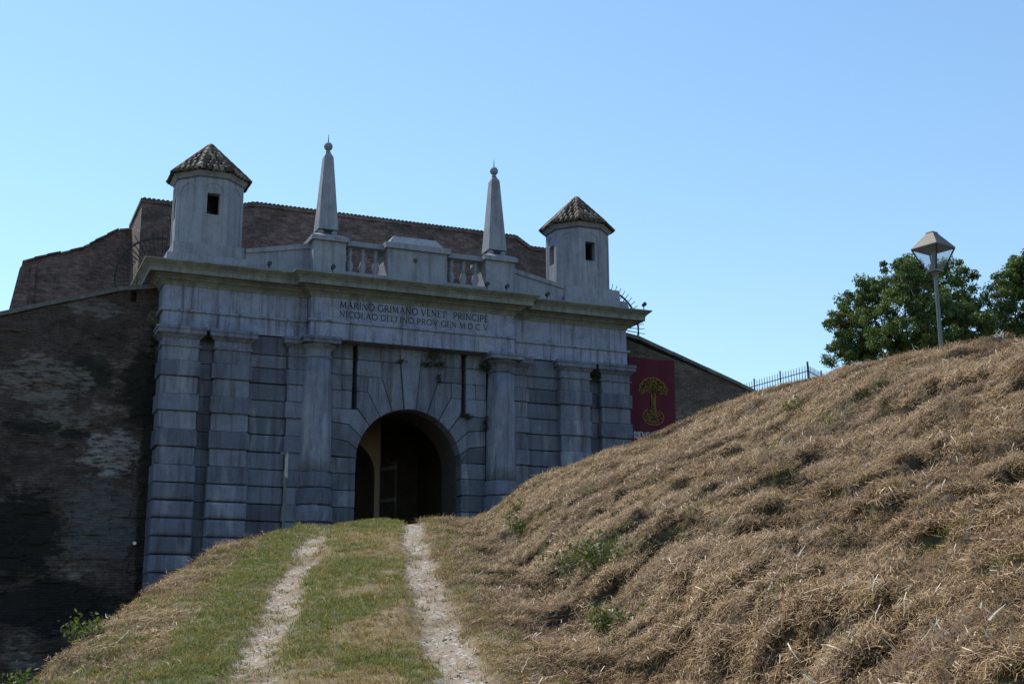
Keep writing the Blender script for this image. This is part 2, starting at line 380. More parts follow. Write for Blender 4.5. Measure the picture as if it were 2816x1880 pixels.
def build_terrain():
    qs = np.concatenate([np.linspace(-8, 2, 30, endpoint=False), np.linspace(2, 24, 470, endpoint=False), np.linspace(24, 46, 70)])
    ss = np.concatenate([np.linspace(-22, -5.2, 50, endpoint=False), np.linspace(-5.2, 8.6, 400, endpoint=False), np.linspace(8.6, 26, 40)])
    Sg, Q = np.meshgrid(ss, qs); Z = ground_h(Sg, Q)
    X = CX + Sg * RH[0] + Q * FH[0]; Y = CY + Sg * RH[1] + Q * FH[1]
    nr, nc = Sg.shape; V = np.stack([X, Y, Z], -1).reshape(-1, 3)
    i = np.arange(nr - 1)[:, None] * nc + np.arange(nc - 1)[None]; i = i.ravel()
    F = np.stack([i, i + 1, i + 1 + nc, i + nc], 1)
    me = bpy.data.meshes.new('ground'); me.vertices.add(len(V)); me.vertices.foreach_set('co', V.ravel())
    me.loops.add(F.size); me.loops.foreach_set('vertex_index', F.ravel().astype(np.int32))
    me.polygons.add(len(F)); me.polygons.foreach_set('loop_start', np.arange(0, F.size, 4, dtype=np.int32))
    me.update(calc_edges=True); me.validate()
    u, rl, rr = masks(Sg, Q)
    rut = np.maximum(rl, rr); rut = np.maximum(rut, .55 * np.exp(-(u / .5) ** 2) * sst(.56, .66, fbm(Sg * 1.7, Q * .9, 91, 3)) * sst(11, 14, Q))
    rut = rut * (.72 + .9 * (fbm(Sg * 2.2, Q * 1.6, 97, 3) - .5))
    earth = sst(.55, .75, fbm(Sg * 1.3 + 11, Q * 1.1, 101, 3)) * sst(1.0, 1.6, -u)
    ca = np.stack([rut, greenness(Sg, Q), np.maximum(earth, sst(.9, 1.7, u)), np.ones_like(rut)], -1).reshape(-1, 4)
    at = me.color_attributes.new('mask', 'FLOAT_COLOR', 'POINT'); at.data.foreach_set('color', ca.astype(np.float32).ravel())
    me.polygons.foreach_set('use_smooth', [True] * len(me.polygons))
    t = NT('ground_soil'); a = t.n('Attribute', attribute_name='mask'); sp = t.n('SeparateColor'); t.set(sp.inputs[0], a.outputs['Color'])
    p = t.pos(); n1 = t.noise(p, 5, 8, .7); n2 = t.noise(p, 38, 5, .7); n3 = t.noise(p, 1.1, 5, .6)
    dry = t.mix(t.ramp(n1, .3, .7), (.13, .09, .045), (.25, .185, .095))
    brown = t.mix(t.ramp(n1, .3, .7), (.040, .028, .018), (.105, .074, .044))
    grn = t.mix(t.ramp(n1, .3, .7), (.06, .075, .025), (.13, .125, .055))
    c = t.mix(sp.outputs[2], dry, brown); c = t.mix(sp.outputs[1], c, grn)
    gv = t.n('TexVoronoi', x_Scale=26.); t.set(gv.inputs['Vector'], p)
    grav = t.mix(t.ramp(n2, .3, .7), (.24, .175, .115), (.40, .335, .265)); grav = t.mix(t.ramp(n3, .4, .7), grav, t.mix(.6, grav, (.25, .185, .125)))
    gw = t.n('SeparateColor'); t.set(gw.inputs[0], gv.outputs['Color'])
    grav = t.mix(t.math('MULTIPLY', t.ramp(gw.outputs[0], .82, .9), .7), grav, (.55, .53, .51))
    k = t.ramp(t.math('ADD', sp.outputs[0], t.math('MULTIPLY', t.math('SUBTRACT', n1, .5), .8)), .28, .72)
    c = t.mix(k, c, grav)
    t.bump(t.math('ADD', n1, t.math('ADD', t.math('MULTIPLY', n2, .35), t.math('MULTIPLY', gv.outputs['Distance'], -.25))), .9, .04)
    me.materials.append(t.color(c))
    o = bpy.data.objects.new('ground', me); col.objects.link(o)
    return tag(o, 'dry grassy ramp with two gravel wheel ruts beside a steep mown mound', 'ground', kind='structure')
build_terrain()
# flat land out to the horizon, at the ditch level
M_LAND = plain('meadow', (.10, .105, .045), .95, nscale=.2, amt=.35)
g = G(); g.add([(-900, -900, -3.45), (900, -900, -3.45), (900, 900, -3.45), (-900, 900, -3.45)], [(0, 1, 2, 3)])
tag(g.make('ditch_floor', M_LAND), 'flat grassy ditch floor and land far beyond the walls', 'land', kind='structure')
# earth rampart behind the right-hand wall
g = G(); nx, ny = 30, 26; v = []
for j in range(ny):
    for i in range(nx):
        x = 8.8 + i * 2.4; y = 2.2 + j * 2.4
        z = 8.75 + .35 * min(1, j / 6) + random.uniform(-.08, .08)
        if i == nx - 1 or j == ny - 1: z = -3.4
        v.append((x, y, z))
g.add(v, [(j * nx + i, j * nx + i + 1, (j + 1) * nx + i + 1, (j + 1) * nx + i) for j in range(ny - 1) for i in range(nx - 1)])
tag(g.make('rampart_ground', M_LAND, smooth=True), 'raised grassy rampart ground behind the sloping brick wall', 'rampart', kind='structure')

# ------------------------------------------------------------------ the gate
gate = thing('city_gate', 'pale rusticated stone fortress gate with a round arch and carved inscription', 'gate', (0, 0, -3.5))
AR, AZ = 1.78, 5.48                                        # arch radius and springing height
def arch_pts(r, z0, n=24, a0=0, a1=180): return [(r * math.cos(R(a0 + (a1 - a0) * i / n)), z0 + r * math.sin(R(a0 + (a1 - a0) * i / n))) for i in range(n + 1)]
core = [(-7.9, -3.5), (-AR, -3.5)] + arch_pts(AR, AZ)[::-1] + [(AR, -3.5), (7.9, -3.5), (7.9, 11.2), (-7.9, 11.2)]
G().prism(core, .55, 1.9).make('wall_core', MS_CORE, gate)
G().box(-7.9, 7.9, 1.9, 3.0, 8.3, 11.2).make('attic_core', MS_CORE, gate)
ZL = [9.28, 8.68, 8.25, 7.76, 7.23, 6.70, 6.16, 5.62, 5.09, 4.56, 4.03, 3.51, 2.98, 2.45, 1.92, 1.39, .86, .33, -.2, -.73, -1.26, -1.8, -2.33, -2.86, -3.4]
PATHM = MS_COR
for sg in (-1, 1):
    base = -3.4 if sg < 0 else .3
    zl = [z for z in ZL if z >= base - .01]
    # paired pilasters: plain drums alternate with proud bands, cushions below
    for (a, b) in ((6.87, 7.98), (5.30, 6.42)):
        pil = G().box(min(sg * a, sg * b) + .05, max(sg * a, sg * b) - .05, -.1, .6, base, 9.3).make('pilaster', MS_CORE, gate)
        for i in range(1, len(zl) - 1):
            z1, z0 = zl[i], zl[i + 1]; x0, x1 = sorted((sg * a, sg * b))
            if i >= 9: o = chipped(rect(x0 - .07, x1 + .07, z0, z1), -.285, .7, .085, .012, 2); nm = MS_GREY
            elif i % 2 == 0: o = chipped(rect(x0 - .06, x1 + .06, z0, z1), -.265, .7, .03, .008, 2); nm = MS_GREY
            else: o = chipped(rect(x0, x1, z0, z1), -.20, .7, .008, .004); nm = MS_PALE
            o.make('block', nm, pil)
        prof = [(0, 8.66), (.045, 8.68), (.045, 8.735), (0, 8.75), (0, 8.93), (.03, 8.95), (.10, 9.03), (.135, 9.05), (.135, 9.06), (.165, 9.07), (.165, 9.19), (.19, 9.20), (.19, 9.285), (-.1, 9.285)]
        G().sweep(prof, [(x0, .6), (x0, -.20), (x1, -.20), (x1, .6)]).make('capital', MS_PALE, pil)
    # narrow recess between the pair, wall bay, half pilaster behind the column
    for i in range(0, len(zl) - 1):
        z1, z0 = zl[i], zl[i + 1]
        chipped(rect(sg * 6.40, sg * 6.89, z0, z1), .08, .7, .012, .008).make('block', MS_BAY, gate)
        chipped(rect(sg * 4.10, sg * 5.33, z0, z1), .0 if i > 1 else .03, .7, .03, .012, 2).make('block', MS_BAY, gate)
        if i == 0: continue
        if i % 2 == 0: chipped(rect(sg * 3.50, sg * 4.16, z0, z1), -.15, .7, .03, .008, 2).make('block', MS_GREY, gate)
        else: chipped(rect(sg * 3.50, sg * 4.10, z0, z1), -.10, .7, .008, .004).make('block', MS_PALE, gate)
    x0, x1 = sorted((sg * 3.45, sg * 4.10))
    G().sweep([(0, 8.66), (.045, 8.68), (.045, 8.735), (0, 8.75), (0, 8.93), (.10, 9.03), (.135, 9.06), (.165, 9.07), (.165, 9.19), (.19, 9.20), (.19, 9.285), (-.1, 9.285)],
              [(x0, .6), (x0, -.10), (x1, -.10), (x1, .6)]).make('capital', MS_PALE, gate)
    # engaged column on rough drums
    cx, cy = sg * 3.15, -.03
    shaft = [(.505, 5.06), (.505, 5.5), (.50, 6.2), (.485, 7.0), (.46, 7.8), (.425, 8.66)]
    cl = G().lathe(shaft, (cx, cy, 0), 40).make('column', MS_PALE, gate, smooth=False)
    cl.data.polygons.foreach_set('use_smooth', [len(p.vertices) == 4 for p in cl.data.polygons])
    G().lathe([(.42, 8.64), (.46, 8.67), (.475, 8.70), (.46, 8.735), (.425, 8.75), (.425, 8.92), (.46, 8.95), (.55, 9.03), (.575, 9.07), (.5, 9.075)], (cx, cy, 0), 40).make('capital', MS_PALE, cl, smooth=True)
    ab = G(); ab.box(cx - .60, cx + .60, -.66, .5, 9.075, 9.19); ab.box(cx - .63, cx + .63, -.69, .5, 9.19, 9.272)
    ab.make('abacus', MS_PALE, cl)
    zz = [5.06, 4.55, 4.02, 3.49, 2.96, 2.4, 1.9]
    for k in range(len(zz) - 1):
        rr = (.56, .60, .61, .61, .61, .61)[k]; h = zz[k] - zz[k + 1]
        pts = []
        dr = G().lathe([(rr - .06, .01), (rr - .01, .05), (rr, h * .4), (rr - .01, h - .06), (rr - .06, h - .012)], (cx, cy, zz[k + 1]), 26)
        dr.v = [(x + random.uniform(-.012, .012), y + random.uniform(-.012, .012), z + random.uniform(-.008, .008)) for x, y, z in dr.v]
        dr.make('drum', MS_GREY, cl, smooth=False)
    # arch stones
    def aw(x): return (sg * x, AZ + math.sqrt(max(AR * AR - x * x, 0)))
    def arcseg(xa, xb, n=4): return [aw(xa + (xb - xa) * i / n) for i in range(n + 1)]
    vs = [
        arcseg(.20, .59) + [(sg * .97, 8.25), (sg * .97, 8.78), (sg * .345, 8.78)],
        arcseg(.59, 1.00) + [(sg * 1.43, 7.75), (sg * 1.43, 8.25), (sg * .97, 8.25)],
        arcseg(1.00, 1.35) + [(sg * 1.75, 7.18), (sg * 1.80, 7.18), (sg * 1.80, 7.75), (sg * 1.43, 7.75)],
        arcseg(1.35, 1.60) + [(sg * 2.05, 6.66), (sg * 2.66, 6.72), (sg * 2.66, 7.16), (sg * 1.75, 7.16)],
        arcseg(1.60, 1.735) + [(sg * 2.1, 6.12), (sg * 2.66, 6.20), (sg * 2.66, 6.72), (sg * 2.05, 6.66)],
        arcseg(1.735, 1.779) + [(sg * 1.78, 5.60), (sg * 2.66, 5.63), (sg * 2.66, 6.20), (sg * 2.1, 6.12)]]
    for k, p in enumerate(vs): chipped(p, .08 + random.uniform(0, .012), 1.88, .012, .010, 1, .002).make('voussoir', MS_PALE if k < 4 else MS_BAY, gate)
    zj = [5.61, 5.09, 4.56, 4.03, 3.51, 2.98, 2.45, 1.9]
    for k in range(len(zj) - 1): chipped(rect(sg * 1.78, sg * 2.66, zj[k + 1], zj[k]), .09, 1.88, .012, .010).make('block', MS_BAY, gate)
    for (xa, xb, z0, z1) in ((.36, 1.02, 8.78, 9.27), (1.02, 1.80, 8.78, 9.27), (.97, 1.80, 8.25, 8.78), (1.43, 1.80, 7.75, 8.25),
                             (1.95, 2.68, 8.78, 9.27), (1.95, 2.68, 8.25, 8.78), (1.95, 2.30, 7.75, 8.25), (2.30, 2.68, 7.75, 8.25), (1.95, 2.68, 7.16, 7.75)):
        chipped(rect(sg * xa, sg * xb, z0, z1), .08 + random.uniform(0, .012), .9, .010, .008).make('block', MS_PALE, gate)
chipped([(-.20, AZ + math.sqrt(AR ** 2 - .04)), (0, AZ + AR), (.20, AZ + math.sqrt(AR ** 2 - .04)), (.385, 9.27), (-.385, 9.27)], .03, 1.88, .014, .010, 1, .002).make('keystone', MS_PALE, gate)
# entablature
XR, YR = 3.5, -.39
def slab(x0, x1, y, z0, z1, mat=MS_ENT, nm='slab'): chipped(rect(x0, x1, z0, z1), y, .6, .004, .0025, 1, .001).make(nm, mat, gate)
for sg in (-1, 1):
    for xa, xb in ((3.52, 4.75), (4.75, 6.35), (6.35, 8.0)):
        slab(sg * xa, sg * xb, -.03, 9.29, 9.80, nm='architrave_stone')
    for xa, xb in ((3.52, 5.05), (5.05, 6.95), (6.95, 8.0)):
        slab(sg * xa, sg * xb, 0, 9.88, 10.64, nm='frieze_stone')
for xa, xb in ((-3.5, -2.0), (-2.0, -.3), (-.3, 1.6), (1.6, 3.5)): slab(xa, xb, YR - .03, 9.27, 9.80, nm='architrave_stone')
for xa, xb in ((-3.5, -2.78), (-2.78, 2.74), (2.74, 3.5)): slab(xa, xb, YR, 9.88, 10.64, nm='frieze_stone')
EP = [(-8, 3.0), (-8, 0), (-XR, 0), (-XR, YR), (XR, YR), (XR, 0), (8, 0), (8, 3.0)]
G().sweep([(-.05, 9.795), (.05, 9.797), (.085, 9.82), (.085, 9.875), (-.05, 9.885)], EP).make('taenia', MS_ENT, gate)
G().sweep([(0, 9.80), (0, 10.63)], [(-8, 3.0), (-8, .4)]).make('frieze_return', MS_ENT, gate)
G().sweep([(0, 9.80), (0, 10.63)], [(8, .4), (8, 3.0)]).make('frieze_return', MS_ENT, gate)
cor = [(-.05, 10.615), (.03, 10.62), (.035, 10.66), (.10, 10.74), (.20, 10.80), (.215, 10.83), (.30, 10.87), (.315, 10.905), (.49, 10.912), (.50, 10.90), (.505, 11.045), (.53, 11.06), (.535, 11.085), (.57, 11.12), (.625, 11.165), (.66, 11.20), (.675, 11.205), (.69, 11.215), (.69, 11.256), (.0, 11.262)]
G().sweep(cor, EP).make('cornice', MS_COR, gate)
G().box(-7.95, 7.95, .05, 3.0, 11.0, 11.245).make('roof_slab', MS_COR, gate)
G().box(-XR + .05, XR - .05, YR + .05, .3, 10.7, 11.25).make('roof_slab', MS_COR, gate)
# carved inscription
def stroke(g, a, b, w0, w1=None, y=0.0):
    w1 = w0 if w1 is None else w1; dx, dz = b[0] - a[0], b[1] - a[1]; L = math.hypot(dx, dz) or 1; nx, nz = -dz / L, dx / L
    g.add([(a[0] + nx * w0 / 2, y, a[1] + nz * w0 / 2), (b[0] + nx * w1 / 2, y, b[1] + nz * w1 / 2), (b[0] - nx * w1 / 2, y, b[1] - nz * w1 / 2), (a[0] - nx * w0 / 2, y, a[1] - nz * w0 / 2)], [(0, 1, 2, 3)])
T_, t_ = .155, .085
def arc(cx, cz, rx, rz, a0, a1, n=12): return [(cx + rx * math.cos(R(a0 + (a1 - a0) * i / n)), cz + rz * math.sin(R(a0 + (a1 - a0) * i / n))) for i in range(n + 1)]
LET = {   # width, strokes (points in a box 1 high), thick flag
 'M': (1.0, [([(.1, 0), (.16, 1)], 0), ([(.16, 1), (.5, .08)], 1), ([(.5, .08), (.84, 1)], 0), ([(.84, 1), (.9, 0)], 1), ([(.0, 0), (.2, 0)], 0), ([(.8, 0), (1., 0)], 0)]),
 'A': (.86, [([(.08, 0), (.43, 1)], 0), ([(.43, 1), (.78, 0)], 1), ([(.2, .36), (.66, .36)], 0), ([(0, 0), (.18, 0)], 0), ([(.68, 0), (.88, 0)], 0)]),
 'R': (.72, [([(.12, 0), (.12, 1)], 1), (arc(.3, .73, .26, .27, 90, -90), 1), ([(.12, 1), (.3, 1)], 0), ([(.12, .46), (.3, .46)], 0), ([(.32, .46), (.72, 0)], 1), ([(0, 0), (.26, 0)], 0)]),
 'I': (.30, [([(.15, 0), (.15, 1)], 1), ([(.03, 0), (.27, 0)], 0), ([(.03, 1), (.27, 1)], 0)]),
 'N': (.86, [([(.12, 0), (.12, 1)], 0), ([(.12, 1), (.74, 0)], 1), ([(.74, 0), (.74, 1)], 0), ([(0, 0), (.24, 0)], 0), ([(.62, 1), (.86, 1)], 0)]),
 'O': (.96, [(arc(.48, .5, .43, .5, 0, 360, 24), 1)]),
 'G': (.92, [(arc(.5, .5, .44, .5, 45, 325, 20), 1), ([(.84, .0), (.84, .45)], 1), ([(.7, .45), (.94, .45)], 0)]),
 'C': (.82, [(arc(.5, .5, .44, .5, 48, 312, 18), 1)]),
 'V': (.86, [([(.08, 1), (.43, 0)], 1), ([(.43, 0), (.78, 1)], 0), ([(0, 1), (.2, 1)], 0), ([(.68, 1), (.86, 1)], 0)]),
 'E': (.58, [([(.12, 0), (.12, 1)], 1), ([(.0, 1), (.54, 1)], 0), ([(.12, .52), (.46, .52)], 0), ([(0, 0), (.56, 0)], 0), ([(.54, 1), (.54, .86)], 0), ([(.56, 0), (.56, .14)], 0)]),
 'T': (.72, [([(.36, 0), (.36, 1)], 1), ([(0, 1), (.72, 1)], 0), ([(.0, 1), (.0, .84)], 0), ([(.72, 1), (.72, .84)], 0), ([(.22, 0), (.5, 0)], 0)]),
 'P': (.62, [([(.12, 0), (.12, 1)], 1), (arc(.3, .72, .27, .28, 90, -90), 1), ([(.0, 1), (.3, 1)], 0), ([(.12, .44), (.3, .44)], 0), ([(0, 0), (.26, 0)], 0)]),
 'L': (.58, [([(.12, 0), (.12, 1)], 1), ([(0, 1), (.26, 1)], 0), ([(0, 0), (.56, 0)], 0), ([(.56, 0), (.56, .16)], 0)]),
 'D': (.84, [([(.12, 0), (.12, 1)], 1), (arc(.32, .5, .46, .5, 90, -90, 16), 1), ([(0, 1), (.32, 1)], 0), ([(0, 0), (.32, 0)], 0)]),
 'F': (.56, [([(.12, 0), (.12, 1)], 1), ([(0, 1), (.54, 1)], 0), ([(.12, .52), (.44, .52)], 0), ([(0, 0), (.26, 0)], 0)]),
 'Z': (.66, [([(.06, 1), (.62, 1)], 0), ([(.62, 1), (.04, 0)], 1), ([(.04, 0), (.64, 0)], 0)]),
 '.': (.22, [([(.06, .02), (.16, .02)], 2)]), ' ': (.40, [])}
def write(text, x0, x1, z0, h, y, bold, mat, parent):
    sp = .13; tot = sum(LET[c][0] + sp for c in text) - sp; k = (x1 - x0) / tot; x = x0
    for c in text:
        w, st = LET[c]; g = G()
        for pts, th in st:
            ww = (T_ if th == 1 else t_ if th == 0 else .12) * h * bold
            for a, b in zip(pts[:-1], pts[1:]):
                stroke(g, (x + a[0] * k, z0 + a[1] * h), (x + b[0] * k, z0 + b[1] * h), ww, ww, y)
        if st: g.make('letter' if c != '.' else 'stop', mat, parent, fix=False)
        x += (w + sp) * k
write('MARINO.GRIMANO.VENET  PRINCIPE', -2.56, 2.54, 10.325, .215, YR - .004, 1., M_LETTER, gate)
write('NICOLAO.DELFINO.PROV.GEN.M.D.C.V', -2.57, 2.55, 10.025, .185, YR - .004, 1., M_LETTER, gate)
# attic: plinth, pedestals' parapets, balustrade and middle block
for sg in (-1, 1):
    x0, x1 = sorted((sg * 3.45, sg * 5.56))
    top = [(x0, 11.25), (x1, 11.25)] + ([(x1, 12.44), (x0, 12.0)] if sg < 0 else [(x1, 12.0), (x0, 12.44)])
    pr = G().prism(top, .02, .42).make('parapet', MS_ATT, gate)
    cp = [(a, b) for a, b in ([(x1, 12.44), (x0, 12.0), (x0, 11.86), (x1, 12.27)] if sg < 0 else [(x1, 12.0), (x0, 12.44), (x0, 12.27), (x1, 11.86)])]
    G().prism([(a, b + .03) for a, b in cp], -.03, .47).make('coping', MS_ATT, pr)
    x0, x1 = sorted((sg * 1.0, sg * 2.5))
    G().box(x0, x1, -.38, .2, 11.25, 11.545).make('balustrade_plinth', MS_ATT, gate)
    G().box(x0, x1, -.36, .18, 12.43, 12.595).make('balustrade_rail', MS_ATT, gate)
    bp_ = [(.105, 0), (.105, .06), (.07, .075), (.07, .10), (.115, .22), (.12, .30), (.085, .42), (.055, .50), (.075, .52), (.075, .56), (.055, .58), (.085, .66), (.095, .74), (.07, .82), (.10, .84), (.10, .89)]
    bme = None
    for bx in (1.32, 1.76, 2.20):
        if bme is None: gg = G().lathe(bp_, (0, 0, 0), 14); bme = mesh('baluster', gg.v, gg.f, MS_ATT, True)
        ob('baluster', bme, gate, Matrix.Translation((sg * bx, -.09, 11.545)))
mb = G().box(-1.03, 1.03, -.5, .6, 11.25, 12.46).make('middle_block', MS_ATT, gate)
G().plan([(-1.13, -.60), (1.13, -.60), (1.13, .70), (-1.13, .70)], 12.46, 12.65).make('block_cap', MS_ATT, mb)
g = G(); g.add([(-.98, -.46, 12.65), (.98, -.46, 12.65), (.98, .58, 12.65), (-.98, .58, 12.65), (-.74, -.2, 13.0), (.74, -.2, 13.0), (.74, .32, 13.0), (-.74, .32, 13.0)],
             [(0, 1, 5, 4), (1, 2, 6, 5), (2, 3, 7, 6), (3, 0, 4, 7), (4, 5, 6, 7)]); g.make('block_crown', MS_ATT, mb)
g = G(); g.tube([(-.08, -.515, 12.13), (-.08, -.47, 12.13)], .075, .075, 10); g.make('spout_disc', MS_CORE, mb)  # solid dark disc, its colour standing for the shade inside a hole
# passage behind the arch
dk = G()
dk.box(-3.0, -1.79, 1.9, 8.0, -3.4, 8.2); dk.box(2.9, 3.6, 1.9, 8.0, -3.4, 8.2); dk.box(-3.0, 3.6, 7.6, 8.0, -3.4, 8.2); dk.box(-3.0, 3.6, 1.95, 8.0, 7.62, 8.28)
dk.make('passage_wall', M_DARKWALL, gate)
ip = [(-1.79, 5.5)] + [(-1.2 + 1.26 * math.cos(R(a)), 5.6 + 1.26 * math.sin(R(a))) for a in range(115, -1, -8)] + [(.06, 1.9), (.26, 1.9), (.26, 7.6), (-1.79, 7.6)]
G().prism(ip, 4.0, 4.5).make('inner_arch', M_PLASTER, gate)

# ------------------------------------------------------------------ old door leaf inside the arch
dr = thing('wooden_door', 'broken old wooden gate leaf standing ajar inside the dark arch', 'door', (.35, 3.95, 2.1))
dv = Vector((.34, -1.0, 0)).normalized(); dn = Vector((-dv.y, dv.x, 0)) * -1
def doorbox(u0, u1, z0, z1, t0, t1):
    o = Vector((.34, 3.95, 0)); v = []
    for z in (z0, z1):
        for (u, t) in ((u0, t0), (u1, t0), (u1, t1), (u0, t1)): p = o + dv * u + dn * t; v.append((p.x, p.y, z))
    return v, [(0, 3, 2, 1), (4, 5, 6, 7), (0, 1, 5, 4), (1, 2, 6, 5), (2, 3, 7, 6), (3, 0, 4, 7)]
M_PLANK = plain('door_plank', (.055, .045, .036), .9, nscale=14, amt=.5, bump=.3)
for k in range(4): G().add(*doorbox(k * .21, k * .21 + .20, 2.08, 6.0 + random.uniform(-.3, .15), 0, .05)).make('plank', M_PLANK, dr)
for z in (2.6, 4.62, 5.72): G().add(*doorbox(-.02, .86, z, z + .13, .051, .11)).make('batten', M_WOOD, dr)
for u in (0.0, .74): G().add(*doorbox(u, u + .10, 2.08, 5.9, .051, .09)).make('stile', M_PLANK, dr)

# ------------------------------------------------------------------ obelisks
for sg, lab in ((-1, 'tall stone obelisk with ball finial, nearer the dark mossy brick wall'), (1, 'tall stone obelisk with ball finial, nearer the red banner')):
    X, Yc = sg * 2.97, .08
    t = thing('obelisk', lab, 'obelisk', (X, Yc, 11.25), 'obelisks on the gate')
    pd = G().box(X - .53, X + .53, Yc - .56, Yc + .56, 11.25, 12.46).make('pedestal', MS_ATT, t)
    g = G(); g.box(X - .62, X + .62, Yc - .66, Yc + .66, 12.46, 12.61)
    g.add([(X - .62, Yc - .66, 12.61), (X + .62, Yc - .66, 12.61), (X + .62, Yc + .66, 12.61), (X - .62, Yc + .66, 12.61), (X - .42, Yc - .42, 12.74), (X + .42, Yc - .42, 12.74), (X + .42, Yc + .42, 12.74), (X - .42, Yc + .42, 12.74)],
          [(0, 1, 5, 4), (1, 2, 6, 5), (2, 3, 7, 6), (3, 0, 4, 7), (4, 5, 6, 7)]); g.make('pedestal_cap', MS_ATT, pd)
    for a in (-1, 1):
        for b in (-1, 1): G().lathe([(.02, 0), (.085, .05), (.10, .10), (.085, .16), (.02, .205)], (X + a * .22, Yc + b * .22, 12.74), 12).make('foot', MS_ATT, t, True)
    h0, h1, z0, z1 = .33, .15, 12.94, 15.50; g = G(); v = []
    for h, z in ((h0, z0), (h1, z1), (.07, 15.66)): v += [(X - h, Yc - h, z), (X + h, Yc - h, z), (X + h, Yc + h, z), (X - h, Yc + h, z)]
    g.add(v, [(3, 2, 1, 0)] + [(i, (i + 1) % 4, (i + 1) % 4 + 4, i + 4) for i in range(4)] + [(4 + i, 4 + (i + 1) % 4, 8 + (i + 1) % 4, 8 + i) for i in range(4)] + [(8, 9, 10, 11)])
    g.make('shaft', MS_ATT, t)
    G().lathe([(.06, 0), (.09, .04), (.06, .08), (.05, .10)] + [(.145 * math.sin(R(a)), .235 - .145 * math.cos(R(a))) for a in range(22, 176, 11)] + [(.01, .385)], (X, Yc, 15.66), 18).make('ball', MS_ATT, t, True)
    G().tube([(X, Yc, 16.03), (X, Yc, 16.34)], .022, .004, 6).make('spike', M_IRON, t)

